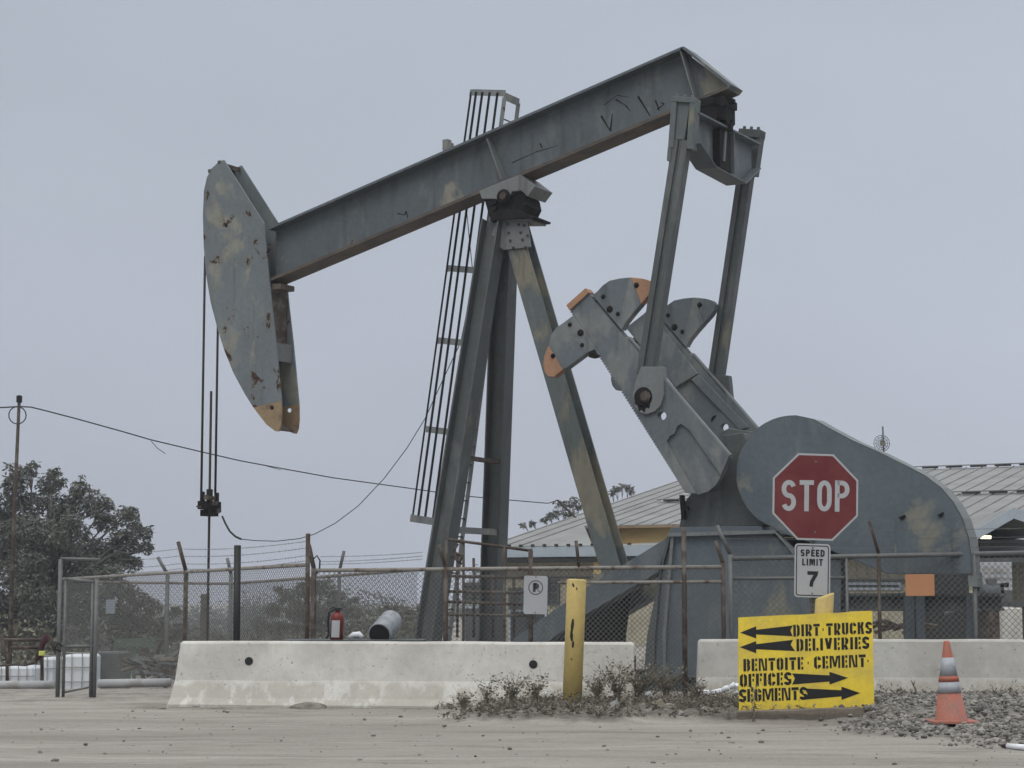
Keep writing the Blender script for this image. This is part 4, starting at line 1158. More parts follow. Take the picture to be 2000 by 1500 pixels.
def dtext(s, a, b, hpx, gap=.11):
    p0_, p1_ = dpt(*a), dpt(*b); h_ = hpx / DPX; ex = (fd[1] * (p1_[0] - p0_[0]) + fd[2] * (p1_[1] - p0_[1])); L_ = ex.length
    mbt = MB(); text(mbt, s, 0, L_, 0, h_, fd[0] + fd[1] * p0_[0] + fd[2] * p0_[1], ex.normalized(), fd[2], fd[3], .215, True, gap, 0, .0025)
    mbt.build("lettering", M['black'], dbo)
dtext("DIRT.TRUCKS", (1549.5, 1243.5), (1703, 1237.5), 23); dtext("DELIVERIES", (1555.5, 1272), (1698, 1267), 23.5)
dtext("BENTOITE", (1452, 1311.5), (1569, 1307.5), 24); dtext(".", (1575, 1307), (1582, 1307), 24); dtext("CEMENT", (1590, 1306.5), (1691, 1302.5), 24); dtext(".", (1692, 1303), (1699, 1303), 24)
dtext("OFFICES", (1445, 1342), (1546, 1337.5), 24.5, .09); dtext("SEGMENTS", (1443.5, 1371.5), (1576, 1366.5), 24.5, .07)
q_ = MB()
for px in (1478, 1675): a_ = P(px, 1388, YD + .13); q_.bar(a_ + ZZ * .3, Vector((a_.x, YD + .13, gz(a_.x, YD) - .1)), (.03, 0, 0), (0, .02, 0))
q_.build("stake", M['wood'], db)
# no-parking plate on the fence
YN = 27.5; NPX = FPX / YN
NP = thing("no_parking_sign", P(1046, 1199, YN), "white plate with a circled letter P wired to the front fence", "parking sign")
f3 = frame2(1046, 1162, YN, 0, 1.2)
q_ = MB(); flat(q_, rrect(46 / NPX, 74 / NPX, .03), f3, .004); npo = q_.build("sign_plate", M['white'], NP)
q_ = MB(); strokes(q_, arcp(0, .098, .092, .092, 0, 360, 28), .012, f3[0], f3[1], f3[2], f3[3], .006)
text(q_, "P", -.042, .05, .04, .118, f3[0], f3[1], f3[2], f3[3], .26, False, .1, 0, .006)
strokes(q_, [(.022, .075), (.062, .035)], .010, f3[0], f3[1], f3[2], f3[3], .006)
q_.build("symbol", M['bolt'], npo)
q_ = MB()
for y in (.24, -.235): q_.lathe(f3[0] + f3[2] * y + f3[3] * .004, f3[3], [(.009, 0), (.009, .006)], 8)
q_.build("bolt", M['bolt'], npo)
q_ = MB(); f4 = frame2(1796.5, 1142.5, YR - .05, 0, -.6); q_2 = rrect(56 / 143.4, 42 / 143.4, .012); flat(q_, q_2, f4, .012)
tag(q_.build("blank_board", M['board']), "blank orange board hung on the right fence under the belt guard", "board")
# ================================================================== bollards, cone
def bollard(px0, y0, px1, y1, Y, r_, lbl, chips=(), slant=0):
    b_ = P(px0, y0, Y); t_ = P(px1, y1, Y)
    th_ = thing("bollard", b_, lbl, "bollard", "yellow steel bollards")
    d_ = (t_ - b_).normalized(); Ln = (t_ - b_).length
    mb = MB(); mb.lathe(b_ - d_ * .15, d_, [(r_, 0), (r_, Ln + .13), (r_ * .96, Ln + .145), (r_ * .7, Ln + .15)], 24)
    if slant:
        mb.v = [p + d_ * (slant * (p.x - t_.x) if (p - b_).dot(d_) > Ln - .1 else 0) for p in mb.v]
    bo = mb.build("pipe_body", M['bollard'], th_)
    cm = MB(); sd_ = d_.cross(Vector((0, -1, 0))).normalized() * -1; fn = sd_.cross(d_).normalized()
    if fn.y > 0: fn = -fn
    for (h_, s_, wd, ht, tl) in chips:
        # paint chip wrapped on the pipe's front
        pts_ = []
        for (a, b) in ((-.5, -.5), (.1, -.55), (.5, -.1), (.4, .5), (-.15, .5), (-.5, .1)):
            x = s_ + wd * 1.3 * a + tl * b; z = h_ + ht * 1.1 * b; an = x / r_
            pts_.append(b_ + d_ * z + (sd_ * math.sin(an) + fn * math.cos(an)) * (r_ - .004))
        cm.prism(pts_, fn * .006)
    if chips: cm.build("paint_chip", M['black'], bo)
    return th_
ch = [(.94, .036, .03, .13, -.02), (.82, .042, .03, .11, .0), (.72, .02, .022, .07, -.01), (1.40, .045, .02, .04, .01), (1.36, .00, .012, .03, 0), (.66, -.11, .02, .03, 0), (.16, -.07, .04, .03, 0), (.12, .03, .03, .02, 0), (.55, .03, .012, .02, 0)]
bollard(1117, 1381, 1126.5, 1131, 23.9, .112, "yellow bollard with black paint chips standing in weeds before the long barrier", ch)
bollard(1597, 1395, 1611, 1163, 22.44, .10, "yellow bollard mostly hidden behind the yellow direction board", [(.95, -.0, .02, .03, 0)], .45)
# slanted cap on the hidden bollard is left plain
cnp = P(1858, 1416, 21.4); cnp.z = gz(cnp.x, 21.4) + .02
CN = thing("traffic_cone", cnp, "faded orange traffic cone with two grey reflective bands on the rubble", "traffic cone")
hC = 156 / (FPX / 21.4); cz = lambda t: t * hC
tilt = Vector((-.035, 0, 1)).normalized(); rb0 = .165; rt0 = .030
rad = lambda t: rb0 + (rt0 - rb0) * t
q_ = MB(); pr = [(rad(t) , .03 + cz(t) * .97) for t in (0, .34)] ; q_.lathe(cnp, tilt, [(rad(0) + .012, .02)] + pr, 26)
body_ = q_.build("lower_cone", M['cone2'], CN)
q_ = MB(); q_.lathe(cnp, tilt, [(rad(.341) - .004, .03 + cz(.341) * .97), (rad(.55), .03 + cz(.55) * .97), (rad(.985), .03 + cz(.985) * .97), (rad(1) - .008, .03 + cz(1) * .97)], 26); q_.build("upper_cone", M['cone'], CN)
for a, b in ((.345, .485), (.56, .79)):
    q_ = MB(); q_.lathe(cnp, tilt, [(rad(a) + .004, .03 + cz(a) * .97), (rad(b) + .004, .03 + cz(b) * .97)], 26); q_.build("reflective_band", M['band'], CN)
q_ = MB(); q_.lathe(cnp, tilt, [(rad(.485) + .008, .03 + cz(.487) * .97), (rad(.56) + .008, .03 + cz(.556) * .97)], 26); q_.build("collar", M['cone'], CN)
q_ = MB(); q_.prism([cnp + Vector((p[0], p[1], 0)) for p in rrect(.50, .50, .06)], (0, 0, .028)); q_.build("base_plate", M['cone2'], CN, bevel=.006)
# ================================================================== small things on and behind the barrier
YX = 26.4
# a steel table hidden behind the barrier carries the extinguisher and drum
tz_ = zat(1249, YX)
tbl = thing("work_bench", gxy(690, YX), "low grey bench top just showing over the long barrier under the extinguisher and drum", "bench")
xa, xb = gxy(555, YX).x, gxy(830, YX).x
MB().abox(xa, xb, YX - .35, YX + .45, tz_ - .04, tz_).build("bench_top", M['leg'], tbl)
for x in (xa + .06, xb - .06):
    for y in (YX - .3, YX + .4): MB().abox(x - .03, x + .03, y - .03, y + .03, -.05, tz_ - .04).build("leg", M['rust'], tbl)
FE = thing("fire_extinguisher", Vector((gxy(659, YX).x, YX - .1, tz_)), "red fire extinguisher with a white label standing behind the left barrier", "fire extinguisher")
e0 = Vector((gxy(659, YX).x, YX - .1, tz_)); eh = .30; er = .083
MB().lathe(e0, (.03, 0, 1), [(er, 0), (er, .27), (er * .9, .31), (er * .5, .345), (.03, .35), (.03, .37)], 20).build("cylinder", M['red'], FE)
lbm = MB(); 
for k in range(8):
    a0, a1 = R(-48 + 76 * k / 8), R(-48 + 76 * (k + 1) / 8)
    vs = [e0 + Vector((math.sin(a) * (er + .003) + .03 * z, -math.cos(a) * (er + .003), z)) for z in (.03, .245) for a in (a0, a1)]
    lbm.add(vs, [(0, 1, 3, 2)])
lbm.build("paper_label", M['white'], FE)
q_ = MB(); q_.box(e0 + Vector((.01, -.02, .385)), (.045, 0, .0), (0, .02, 0), (0, 0, .018)); q_.box(e0 + Vector((-.06, -.01, .40)), (.03, 0, .01), (0, .012, 0), (0, 0, .008)); q_.build("valve_handle", M['black'], FE)
MB().path([e0 + Vector((-.04, -.02, .38)), e0 + Vector((-.10, -.02, .34)), e0 + Vector((-.11, -.02, .2)), e0 + Vector((-.10, -.03, .06)), e0 + Vector((-.125, -.05, .0 + .02))], .014, 8).build("hose", M['black'], FE)
# tilted drum
d0 = P(741, 1244, YX + .05); d1 = P(769, 1212, YX + .62); 
dd_ = (d1 - d0).normalized()
DR = thing("steel_drum", d0, "galvanised steel drum lying tilted behind the left barrier", "drum")
dr = .145; q_ = MB()
q_.lathe(d0 + ZZ * (.03), dd_, [(dr, 0), (dr + .006, .005), (dr, .02), (dr, .16), (dr + .007, .17), (dr, .18), (dr, .33), (dr + .007, .34), (dr, .35), (dr, .50), (dr + .006, .51), (dr * .98, .52)], 28); q_.build("drum_shell", M['barrel'], DR)
q_ = MB(); q_.lathe(d0 + ZZ * .03, -dd_, [(dr * .93, 0), (dr * .93, .006)], 28); q_.build("drum_end", M['black'], DR)
rg_ = MB(); rg_.path([P(680, 1246, YX), P(690, 1240, YX), P(701, 1239, YX), P(708, 1245, YX)], [.02, .035, .04, .03], 8)
tag(rg_.build("cloth_bundle", M['tarp']), "white cloth bundle lying left of the tilted drum", "cloth")
# timber sill under the yellow board
tm = MB(); a_ = P(1440, 1404, 21.95); b_ = P(1684, 1402, 22.0)
a_.z = gz(a_.x, 22) + .03; b_.z = gz(b_.x, 22) + .02
tm.bar(a_, b_, (0, .07, 0), (0, 0, .065)); tag(tm.build("timber_beam", M['wood'], bevel=.012), "weathered timber beam lying on the dirt under the yellow board", "timber")
# stone at the foot of the barrier
def rock(mb, c, r_, sq=(1, 1, .6), n=0):
    import bmesh as _b
    s_ = [Vector(p) for p in ICO]; ph = random.uniform(0, 100); rz = random.uniform(0, 6.28)
    vs = []
    for p in s_:
        k = 1 + .6 * noise.noise(p * 1.6 + Vector((ph, 0, 0)))
        q = Vector((p.x * sq[0], p.y * sq[1], p.z * sq[2])) * (r_ * k)
        q = Vector((q.x * math.cos(rz) - q.y * math.sin(rz), q.x * math.sin(rz) + q.y * math.cos(rz), q.z)); vs.append(c + q)
    mb.add(vs, ICOF)
import bmesh
_bm = bmesh.new(); bmesh.ops.create_icosphere(_bm, subdivisions=1, radius=1.0); ICO = [v.co.copy() for v in _bm.verts]; ICOF = [[v.index for v in f.verts] for f in _bm.faces]; _bm.free()
_bm = bmesh.new(); bmesh.ops.create_icosphere(_bm, subdivisions=3, radius=1.0); ICO3 = [v.co.copy() for v in _bm.verts]; ICOF3 = [[v.index for v in f.verts] for f in _bm.faces]; _bm.free()
q_ = MB(); c_ = P(606, 1375, 24.7); c_.z = .01
q_.add([c_ + Vector((p.x * .235, p.y * .12, max(p.z, -.3) * .085)) * (1 + .22 * noise.noise(p * 1.4) + .1 * noise.noise(p * 4)) for p in ICO3], ICOF3, 0, True)
M['stone'] = m_two('dark_stone', (.15, .135, .115, 1), (.23, .21, .18, 1), .4, .6, 8, .9, .25, bump=.6)
tag(q_.build("stone", M['stone']), "dark flat stone leaning against the foot of the long left barrier", "stone")
q_ = MB(); a_ = P(1790, 1362, 24.6); a_.z = .05
q_.path([a_, P(1788, 1345, 24.6), P(1784, 1338, 24.6)], [.012, .012, .009], 6); q_.path([P(1784, 1338, 24.6), P(1779, 1328, 24.6)], [.009, .006], 5); q_.path([P(1784, 1338, 24.6), P(1787, 1329, 24.6)], [.008, .006], 5)
tag(q_.build("forked_stick", M['wood']), "short forked stick standing in the rubble left of the cone", "stick")
q_ = MB(); pts_ = [(1358, 1357), (1372, 1351), (1390, 1353), (1410, 1349), (1425, 1343), (1436, 1336), (1441, 1345), (1440, 1356)]
for i in range(len(pts_) - 1):
    a_, b_ = P(*pts_[i], 25.55), P(*pts_[i + 1], 25.5); q_.path([a_, (a_ + b_) / 2 + Vector((0, random.uniform(-.03, .03), random.uniform(-.01, .02))), b_], [.03, random.uniform(.03, .06), .035], 7)
tag(q_.build("plastic_sheet", M['tarp']), "crumpled white plastic film lying at the foot of the right barrier", "plastic sheet")
# ================================================================== warehouse behind the pump (parallel to it)
def hit(px, py, p0, nrm):
    d = ray(px, py); return C0 + d * ((p0 - C0).dot(nrm) / d.dot(nrm))
WE = P(965, 1068, 62.0)
zE = WE.z
AX = -UU                       # along the eave, to the right and nearer
SLP = 2.75 / 14.3
rn = (AX.cross(VV + ZZ * SLP)).normalized()
def RF(a, b, dz=0.0): return WE + AX * a + VV * b + ZZ * (b * SLP + dz)
def rab(px, py):
    q = hit(px, py, WE, rn) - WE; return q.dot(AX), q.dot(VV)
gW = -.9
wh = thing("warehouse", Vector((WE.x + AX.x * 12, WE.y + AX.y * 12, gW)), "long low warehouse with a pale ribbed metal roof and cream walls behind the pump", "warehouse")
a1, b1 = rab(1141, 1027); aL = rab(1147, 1069)[0]
aR, bR = 30.0, 15.2
def roofpiece(nm, a0, a1_, b0, b1_, par):
    mb = MB()
    if b0 == 0: mb.prism([RF(a0, 0), RF(aL, 0), RF(a1_, b1), RF(a1_, b1_), RF(a0, b1_)], ZZ * -.08)
    else: mb.prism([RF(a0, b0), RF(a1_, b0), RF(a1_, b1_), RF(a0, b1_)], ZZ * -.08)
    k = a0 + .15
    while k < a1_:
        bk = b0 if b0 or k > min(aL, a1) - 9 and aL > a1 else (0 if k < aL else b1 * (k - aL) / (a1 - aL))
        if b0 == 0: bk = 0 if k < min(aL, a1) else b1 * (k - aL) / (a1 - aL + 1e-9)
        mb.bar(RF(k, max(bk, 0), .012), RF(k, b1_, .012), AX * .018, ZZ * .014); k += .55
    return mb.build(nm, M['roof'], par)
roofpiece("roof", -.4, a1, 0, bR, wh); rf2 = roofpiece("roof", a1 + .02, aR, b1, bR, wh)
seam = MB()
bs = rab(1265, 983)[1]
for bb in (bs, bR - .1):
    k = a1 + .6 if bb == bs else 6
    while k < aR:
        seam.bar(RF(k, bb, .07), RF(k + .55, bb, .07), VV * .05, ZZ * .03); k += .85
    seam.bar(RF(a1 + .3, bb + .12, .10), RF(aR, bb + .12, .10), VV * .10, ZZ * .012, 1)
seam.build("ridge_vent", [M['darkin'], M['roof']], rf2)
q_ = MB()
q_.bar(RF(-.45, -.03, -.17), RF(aR, -.03, -.17), VV * .02, ZZ * .15); q_.build("fascia", M['fascia'], wh)
q_ = MB(); 
k = -.3
while k < a1 + 3.5:
    q_.bar(RF(k, -.05, .035), RF(k + .1, -.05, .035), VV * .03, ZZ * .03); k += .40
q_.build("roof_rib_end", M['darkin'], wh)
q_ = MB(); q_.prism([RF(aL + .05, .0, -.02), RF(aR, .0, -.02), RF(aR, b1 + .5, -.05 - (b1 + .5) * SLP + .25), RF(aL + .05, b1 + .5, -.05 - (b1 + .5) * SLP + .25)], ZZ * -.05); q_.build("porch_roof", M['roof'], wh)
q_ = MB(); q_.prism([RF(a1, b1 + .35, -.1), RF(aR, b1 + .35, -.1), RF(aR, b1 + .35, -1.6), RF(a1, b1 + .35, -1.6)], VV * .12); q_.build("clerestory_wall", M['ochre'], wh)
q_ = MB(); q_.bar(RF(a1 + .3, b1 - .02, -.06), RF(aR, b1 - .02, -.06), VV * .03, ZZ * .035); q_.build("trim_board", M['tan'], wh)
q_ = MB(); q_.prism([RF(a1, b1 + .4, -.05), RF(aL + .02, .03, -.0), RF(aL + .02, .03, -2.0), RF(a1, b1 + .4, -2.2)], AX * .3); q_.build("end_pier", M['ochre'], wh)
def Wl(a, z0, dv=.55): q = WE + AX * a + VV * dv; q.z = z0; return q
q_ = MB(); q_.prism([Wl(-.2, gW - .2), Wl(aR, gW - .2), Wl(aR, zE - .06), Wl(-.2, zE - .06)], VV * .1)
k = -.2
while k < aR: q_.bar(Wl(k, gW, .54), Wl(k, zE - .3, .54), AX * .03, VV * .012); k += .3
q_.prism([Wl(-.2, gW - .2, .65), Wl(-.2, zE - .06, .65), Wl(-.2, zE - .06 + SLP * 13.8, 14.2), Wl(-.2, gW - .2, 14.2)], AX * .1)
wall = q_.build("wall", M['cream'], wh)
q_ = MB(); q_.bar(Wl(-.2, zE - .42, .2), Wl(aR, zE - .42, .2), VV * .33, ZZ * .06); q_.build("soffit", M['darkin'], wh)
wn = VV
def wpt(px, py, dv=.55): return hit(px, py, Wl(0, 0, dv), VV)
def opening(x0, x1, y0, y1, nm, mt, frame=True, lou=0):
    c = [wpt(x0, y0), wpt(x1, y0), wpt(x1, y1), wpt(x0, y1)]
    mb = MB(); mb.prism([p - VV * .03 for p in c], VV * .02); o = mb.build(nm, M[mt], wh)
    fb = MB()
    for i in range(4):
        a, b = c[i], c[(i + 1) % 4]; d = (b - a).normalized(); fb.bar(a - VV * .045 - d * .03, b - VV * .045 + d * .03, VV * .03, d.cross(VV) * .035)
    for k in range(lou):
        t = (k + .5) / lou; fb.bar(c[0].lerp(c[3], t) - VV * .04, c[1].lerp(c[2], t) - VV * .04, VV * .012, ZZ * .02)
    fb.build("frame", M['leg'] if lou else M['fascia'], o)
opening(908, 970, 1140, 1176, "window", 'glassdark', lou=5); opening(997, 1021, 1150, 1190, "window", 'glassdark', lou=4); opening(908, 965, 1186, 1262, "door", 'leg')
opening(997, 1068, 1192, 1262, "door", 'glassdark'); opening(1072, 1092, 1135, 1180, "window", 'glassdark', lou=3); opening(1640, 1760, 1140, 1150, "window", 'glassdark', False)
q_ = MB()
for (a, b) in (((905, 1112), (1165, 1112)), ((905, 1128), (1165, 1128)), ((1650, 1133), (1770, 1133))): q_.bar(wpt(*a) - VV * .07, wpt(*b) - VV * .07, VV * .04, ZZ * .03)
q_.build("wall_conduit", M['leg'], wh)
# roof mast, dish, cable
q_ = MB(); a_ = P(1116, 1003, 66.0); b_ = P(1088, 976, 66.0); q_.bar(a_ + (a_ - b_) * .3, b_, AX * .035, VV * .035); q_.build("service_mast", M['rust'], wh)
# ================================================================== open shed at the right
YSH = 50.0
shx = lambda px: P(px, 1100, YSH).x
zs = lambda py: P(1000, py, YSH).z
gS = -.1
sh_ = thing("open_shed", Vector((shx(1990), YSH, gS)), "open-fronted shed with a pale gable fascia and a lit lamp at the right edge", "shed")
xl, xm, xr = shx(1893), shx(1976), shx(2090)
zl, zm, zr_ = zs(1047), zs(1000), zs(1040)
q_ = MB()
for (x0, z0, x1, z1) in ((xl, zl, xm, zm), (xm, zm, xr, zr_)):
    q_.prism([(x0, YSH - .3, z0), (x1, YSH - .3, z1), (x1, YSH - .3, z1 + .06), (x0, YSH - .3, z0 + .06)], (0, 9, 0))
q_.build("roof", M['roof'], sh_)
q_ = MB()
for (x0, z0, x1, z1) in ((xl, zl, xm, zm), (xm + .002, zm, xr, zr_)): q_.prism([(x0, YSH - .34, z0 + .09), (x1, YSH - .34, z1 + .09), (x1, YSH - .34, z1 - .17), (x0, YSH - .34, z0 - .17)], (0, .05, 0))
q_.build("gable_fascia", M['fascia'], sh_)
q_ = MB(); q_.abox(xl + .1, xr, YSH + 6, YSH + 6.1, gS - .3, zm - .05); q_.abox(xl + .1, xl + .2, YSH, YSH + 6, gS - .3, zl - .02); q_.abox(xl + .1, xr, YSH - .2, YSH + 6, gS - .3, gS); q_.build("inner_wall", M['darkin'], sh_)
for px in (1898, 2070): q_ = MB(); q_.abox(shx(px) - .1, shx(px) + .1, YSH - .28, YSH - .08, gS - .3, zl - .1); q_.build("post", M['cream'], sh_)
q_ = MB(); a_ = P(1916, 1049, YSH + .6); q_.tube(a_, a_ + Vector((.26, .1, 0)), .045, 10); lmp = q_.build("lamp", M['lamp'], sh_)
q_ = MB(); q_.bar(P(1912, 1064, YSH + 2), P(2040, 1062, YSH + 2), (0, .05, 0), (0, 0, .05)); q_.bar(P(1912, 1095, YSH - .1), P(2040, 1093, YSH - .1), (0, .05, 0), (0, 0, .06)); q_.build("cross_rail", M['leg'], sh_)
WC = thing("white_cabinet", P(1945, 1200, 46), "white panelled cabinet standing under the open shed roof", "cabinet")
q_ = MB(); x0, x1 = P(1912, 1100, 46).x, P(1976, 1100, 46).x; q_.abox(x0, x1, 46, 46.5, -.2, P(0, 1098, 46).z); wcb = q_.build("carcass", M['white'], WC, bevel=.01)
q_ = MB(); q_.abox(x0 + .08, x1 - .08, 45.98, 46, P(0, 1119, 46).z, P(0, 1106, 46).z); q_.abox(x0, x1, 45.97, 46, P(0, 1128, 46).z - .02, P(0, 1128, 46).z + .02); q_.build("shelf_line", M['pipe'], wcb)
# prime mover and clutter at the tail of the skid
PM = thing("small_motor", W(ub_ - .5, -.6, zt_), "small grey motor with a belt pulley at the right end of the pump's slide beams", "motor")
mc = P(1930, 1158, 30.2)
q_ = MB(); q_.tube(mc + Vector((-.14, 0, 0)), mc + Vector((.16, 0, 0)), .13, 16); q_.build("motor_body", M['steel'], PM)
q_ = MB(); q_.tube(mc + Vector((.16, 0, 0)), mc + Vector((.22, 0, 0)), .09, 14); q_.tube(mc + Vector((-.2, 0, .06)), mc + Vector((.3, 0, .12)), .035, 8); q_.build("pulley", M['dark'], PM)
q_ = MB(); q_.box(mc + Vector((.05, 0, .15)), (.07, 0, 0), (0, .06, 0), (0, 0, .06)); q_.box(mc + Vector((.25, 0, -.06)), (.09, 0, 0), (0, .06, 0), (0, 0, .10)); q_.build("terminal_box", M['galv'], PM)
q_ = MB(); zb_ = mc.z - .13; q_.abox(mc.x - .25, mc.x + .9, mc.y - .3, mc.y + .3, zb_ - .07, zb_); q_.build("base_plate", M['leg'], PM)
q_ = MB()
for dx in (-.1, .6): q_.abox(mc.x + dx - .06, mc.x + dx + .06, mc.y - .2, mc.y + .2, -.1, zb_ - .07)
q_.build("stand_leg", M['rust'], PM)
q_ = MB(); q_.abox(P(1957, 1200, 34).x, P(2060, 1200, 34).x, 34, 34.6, -.1, P(0, 1187, 34).z); tag(q_.build("concrete_block", M['conc'], bevel=.02), "pale concrete block behind the right barrier at the frame's edge", "concrete block")
for i, (x0, x1, mt, yt, lbl, nm) in enumerate(((1896, 1905, 'cream', 1187, "cream painted pipe post standing right of the belt guard", "pipe_post"), (1913, 1919, 'white', 1188, "thin white pipe post beside the cream one behind the right barrier", "pipe_post"), (1926, 1952, 'rust', 1190, "rusty brown plank upright behind the right barrier next to the concrete block", "plank"))):
    Yq = 31 + i; q_ = MB(); a_ = gxy((x0 + x1) / 2, Yq)
    if mt == 'rust': q_.abox(a_.x - .1, a_.x + .1, Yq - .03, Yq + .03, -.1, zat(yt, Yq))
    else: q_.tube((a_.x, Yq, -.1), (a_.x, Yq, zat(yt, Yq)), (x1 - x0) / 2 / FPX * Yq, 10)
    tag(q_.build(nm, M[mt]), lbl, "post" if mt != 'rust' else "plank")
q_ = MB(); q_.path([P(1845, 1200, 30), P(1858, 1190, 30), P(1868, 1180, 30)], [.02, .05, .03], 7); tag(q_.build("cloth_rag", M['white']), "pale rag hanging in the dark under the belt guard", "rag")
q_ = MB()
for k in range(10): x = 1690 + k * 9; q_.path([P(x, 1240 - random.uniform(0, 20), 36), P(x + 30, 1228 - random.uniform(0, 18), 36), P(x + 60, 1232 - random.uniform(0, 15), 36)], .03, 6)
tag(q_.build("pipe_heap", M['rust']), "tangled heap of rusty pipes in front of the cream wall right of the direction board", "pipes")
# ================================================================== pole and overhead wire, roof dish
YPo = 45.0
pq = gxy(20, YPo)
up = MB(); up.path([Vector((pq.x, YPo, pq.z - .3)), P(28, 1000, YPo), P(38, 772, YPo)], [.055, .045, .035], 8)
UP = thing("utility_pole", Vector((pq.x, YPo, pq.z)), "thin dark metal utility pole carrying the overhead wire at the left edge", "utility pole")
up.build("pole", M['rust'], UP)
MB().path([P(34 + 17 * math.cos(R(a)), 811 + 17 * math.sin(R(a)), YPo - .08) for a in range(0, 361, 24)], .014, 5).build("wire_coil", M['wire'], UP)
MB().abox(P(33, 785, YPo).x, P(42, 785, YPo).x, YPo - .06, YPo + .06, P(0, 786, YPo).z, P(0, 773, YPo).z).build("pole_cap", M['dark'], UP)
wpts = [(-120, 801), (0, 796), (38, 794), (60, 795), (85, 801), (150, 818), (240, 843), (295, 859), (400, 884), (470, 900), (545, 914), (650, 933), (810, 955), (900, 968), (1000, 977), (1070, 983), (1089, 977)]
wl_ = [P(x, y, YPo + (66 - YPo) * max(0, x - 38) / 1051) for x, y in wpts]
q_ = MB(); q_.path(wl_, .016, 5)
q_.path([P(295, 861, 50), P(307, 875, 50), P(323, 886, 50)], .010, 4); q_.path([P(520, 910, 54), P(548, 918, 54)], .010, 4)
tag(q_.build("overhead_wire", M['wire']), "sagging overhead wire from the left pole to the warehouse roof", "wire")
DS = thing("roof_antenna", RF(*rab(1722, 890)), "small round grid antenna with a mast above the belt guard on the warehouse ridge", "antenna")
ya_ = 70
c_ = P(1722, 866, ya_); q_ = MB()
for r_ in (.13, .2, .27): q_.path([c_ + Vector((r_ * math.cos(R(a)), 0, r_ * 1.05 * math.sin(R(a)))) for a in range(0, 361, 20)], .014, 4)
for a in range(0, 180, 30): q_.bar(c_ - Vector((math.cos(R(a)), 0, math.sin(R(a)))) * .27, c_ + Vector((math.cos(R(a)), 0, math.sin(R(a)))) * .27, (0, .005, 0), Vector((-math.sin(R(a)), 0, math.cos(R(a)))) * .007)
q_.build("grid_dish", M['galv'], DS)
q_ = MB(); q_.tube(P(1728, 940, ya_ + .1), P(1724, 833, ya_ + .1), .03, 8); q_.box(c_ + Vector((0, -.15, 0)), (.07, 0, 0), (0, .06, 0), (0, 0, .09)); q_.build("mast", M['leg'], DS)
# ================================================================== things in the left yard
def tote(px0, px1, ytop, Y, lbl):
    x0, x1 = P(px0, 1200, Y).x, P(px1, 1200, Y).x; z1 = zat(ytop, Y); z0 = gz((x0 + x1) / 2, Y)
    T = thing("liquid_tote", Vector(((x0 + x1) / 2, Y + .5, z0)), lbl, "tote", "white caged totes in the left yard")
    MB().abox(x0 + .03, x1 - .03, Y + .03, Y + 1.0, z0 + .16, z1 - .04).build("tank", M['tote'], T, bevel=.05)
    mb = MB(); n = int((x1 - x0) / .17)
    for k in range(n + 1):
        x = x0 + (x1 - x0) * k / n; mb.tube((x, Y, z0 + .14), (x, Y, z1), .011, 6, smooth=False)
    for k in range(5): z = z0 + .16 + (z1 - z0 - .16) * k / 4; mb.tube((x0, Y - .012, z), (x1, Y - .012, z), .011, 6)
    mb.build("wire_cage", M['pipe'], T)
    MB().abox(x0, x1, Y, Y + 1.03, z0, z0 + .05).abox(x0, x0 + .12, Y, Y + 1.03, z0 + .05, z0 + .14).abox(x1 - .12, x1, Y, Y + 1.03, z0 + .05, z0 + .14).build("pallet", M['wood'], T)
tote(-95, 72, 1298, 43, "low white caged tote at the left edge behind the loose pipe")
tote(77, 112, 1281, 45, "white caged tote just left of the gate under the dark red cloth")
tote(122, 183, 1275, 41.5, "white caged tote seen through the gate's mesh")
q_ = MB(); q_.abox(P(186, 0, 44).x, P(262, 0, 44).x, 44, 45.2, -1.3, zat(1274, 44)); tag(q_.build("concrete_block", M['greyblock'], bevel=.03), "dark grey concrete block in the left yard between the tote and scrap heap", "concrete block")
q_ = MB(); q_.tube(P(-60, 1339, 34), P(108, 1338, 34), .075, 14); tag(q_.build("steel_pipe", M['pipe']), "grey pipe lying in front of the left-edge tote", "pipe")
q_ = MB(); q_.tube(P(192, 1335, 34), P(334, 1333, 34), .07, 14); tag(q_.build("steel_pipe", M['pipe']), "grey pipe lying between the gate and the long barrier", "pipe")
for x, y in ((-20, 34), (90, 34), (205, 34), (320, 34)):
    q_ = MB(); a_ = gxy(x, y); q_.box(Vector((a_.x, y, (a_.z + zat(1347, 34)) / 2)), (.06, 0, 0), (0, .2, 0), (0, 0, max(.05, (zat(1347, 34) - a_.z) / 2)))
    tag(q_.build("timber_block", M['wood']), "timber block holding up a grey pipe in the left yard", "timber block", "timber blocks under the grey pipes")
RFm = thing("pipe_trestle", gxy(50, 40), "rusty leaning pipe frame above the left-edge tote", "pipe frame")
for a, b in (((2, 1238), (16, 1298)), ((17, 1300), (17, 1275)), ((10, 1250), (84, 1250)), ((20, 1266), (80, 1264)), ((96, 1240), (110, 1277)), ((14, 1274), (14, 1330)), ((82, 1250), (82, 1335))):
    MB().tube(P(*a, 40), P(*b, 40), .035, 8).build("pipe", M['rust'], RFm)
q_ = MB(); pts_ = [(90, 1240), (88, 1250), (82, 1260), (79, 1272), (74, 1285), (70, 1294)]
q_.path([P(x, y, 39.9) for x, y in pts_], [.04, .07, .06, .05, .05, .02], 7); q_.path([P(92, 1248, 39.9), P(84, 1252, 39.9)], [.05, .05], 7)
tag(q_.build("hanging_cloth", M['rag']), "dark red cloth hung over the rusty pipe frame", "cloth")
q_ = MB(); q_.path([P(0, 1300, 39.8), P(30, 1298, 39.8), P(50, 1299, 39.8), P(72, 1293, 39.8)], .025, 6); tag(q_.build("rusty_cable", M['rust']), "rusty cable draped along the top of the left-edge tote", "cable")
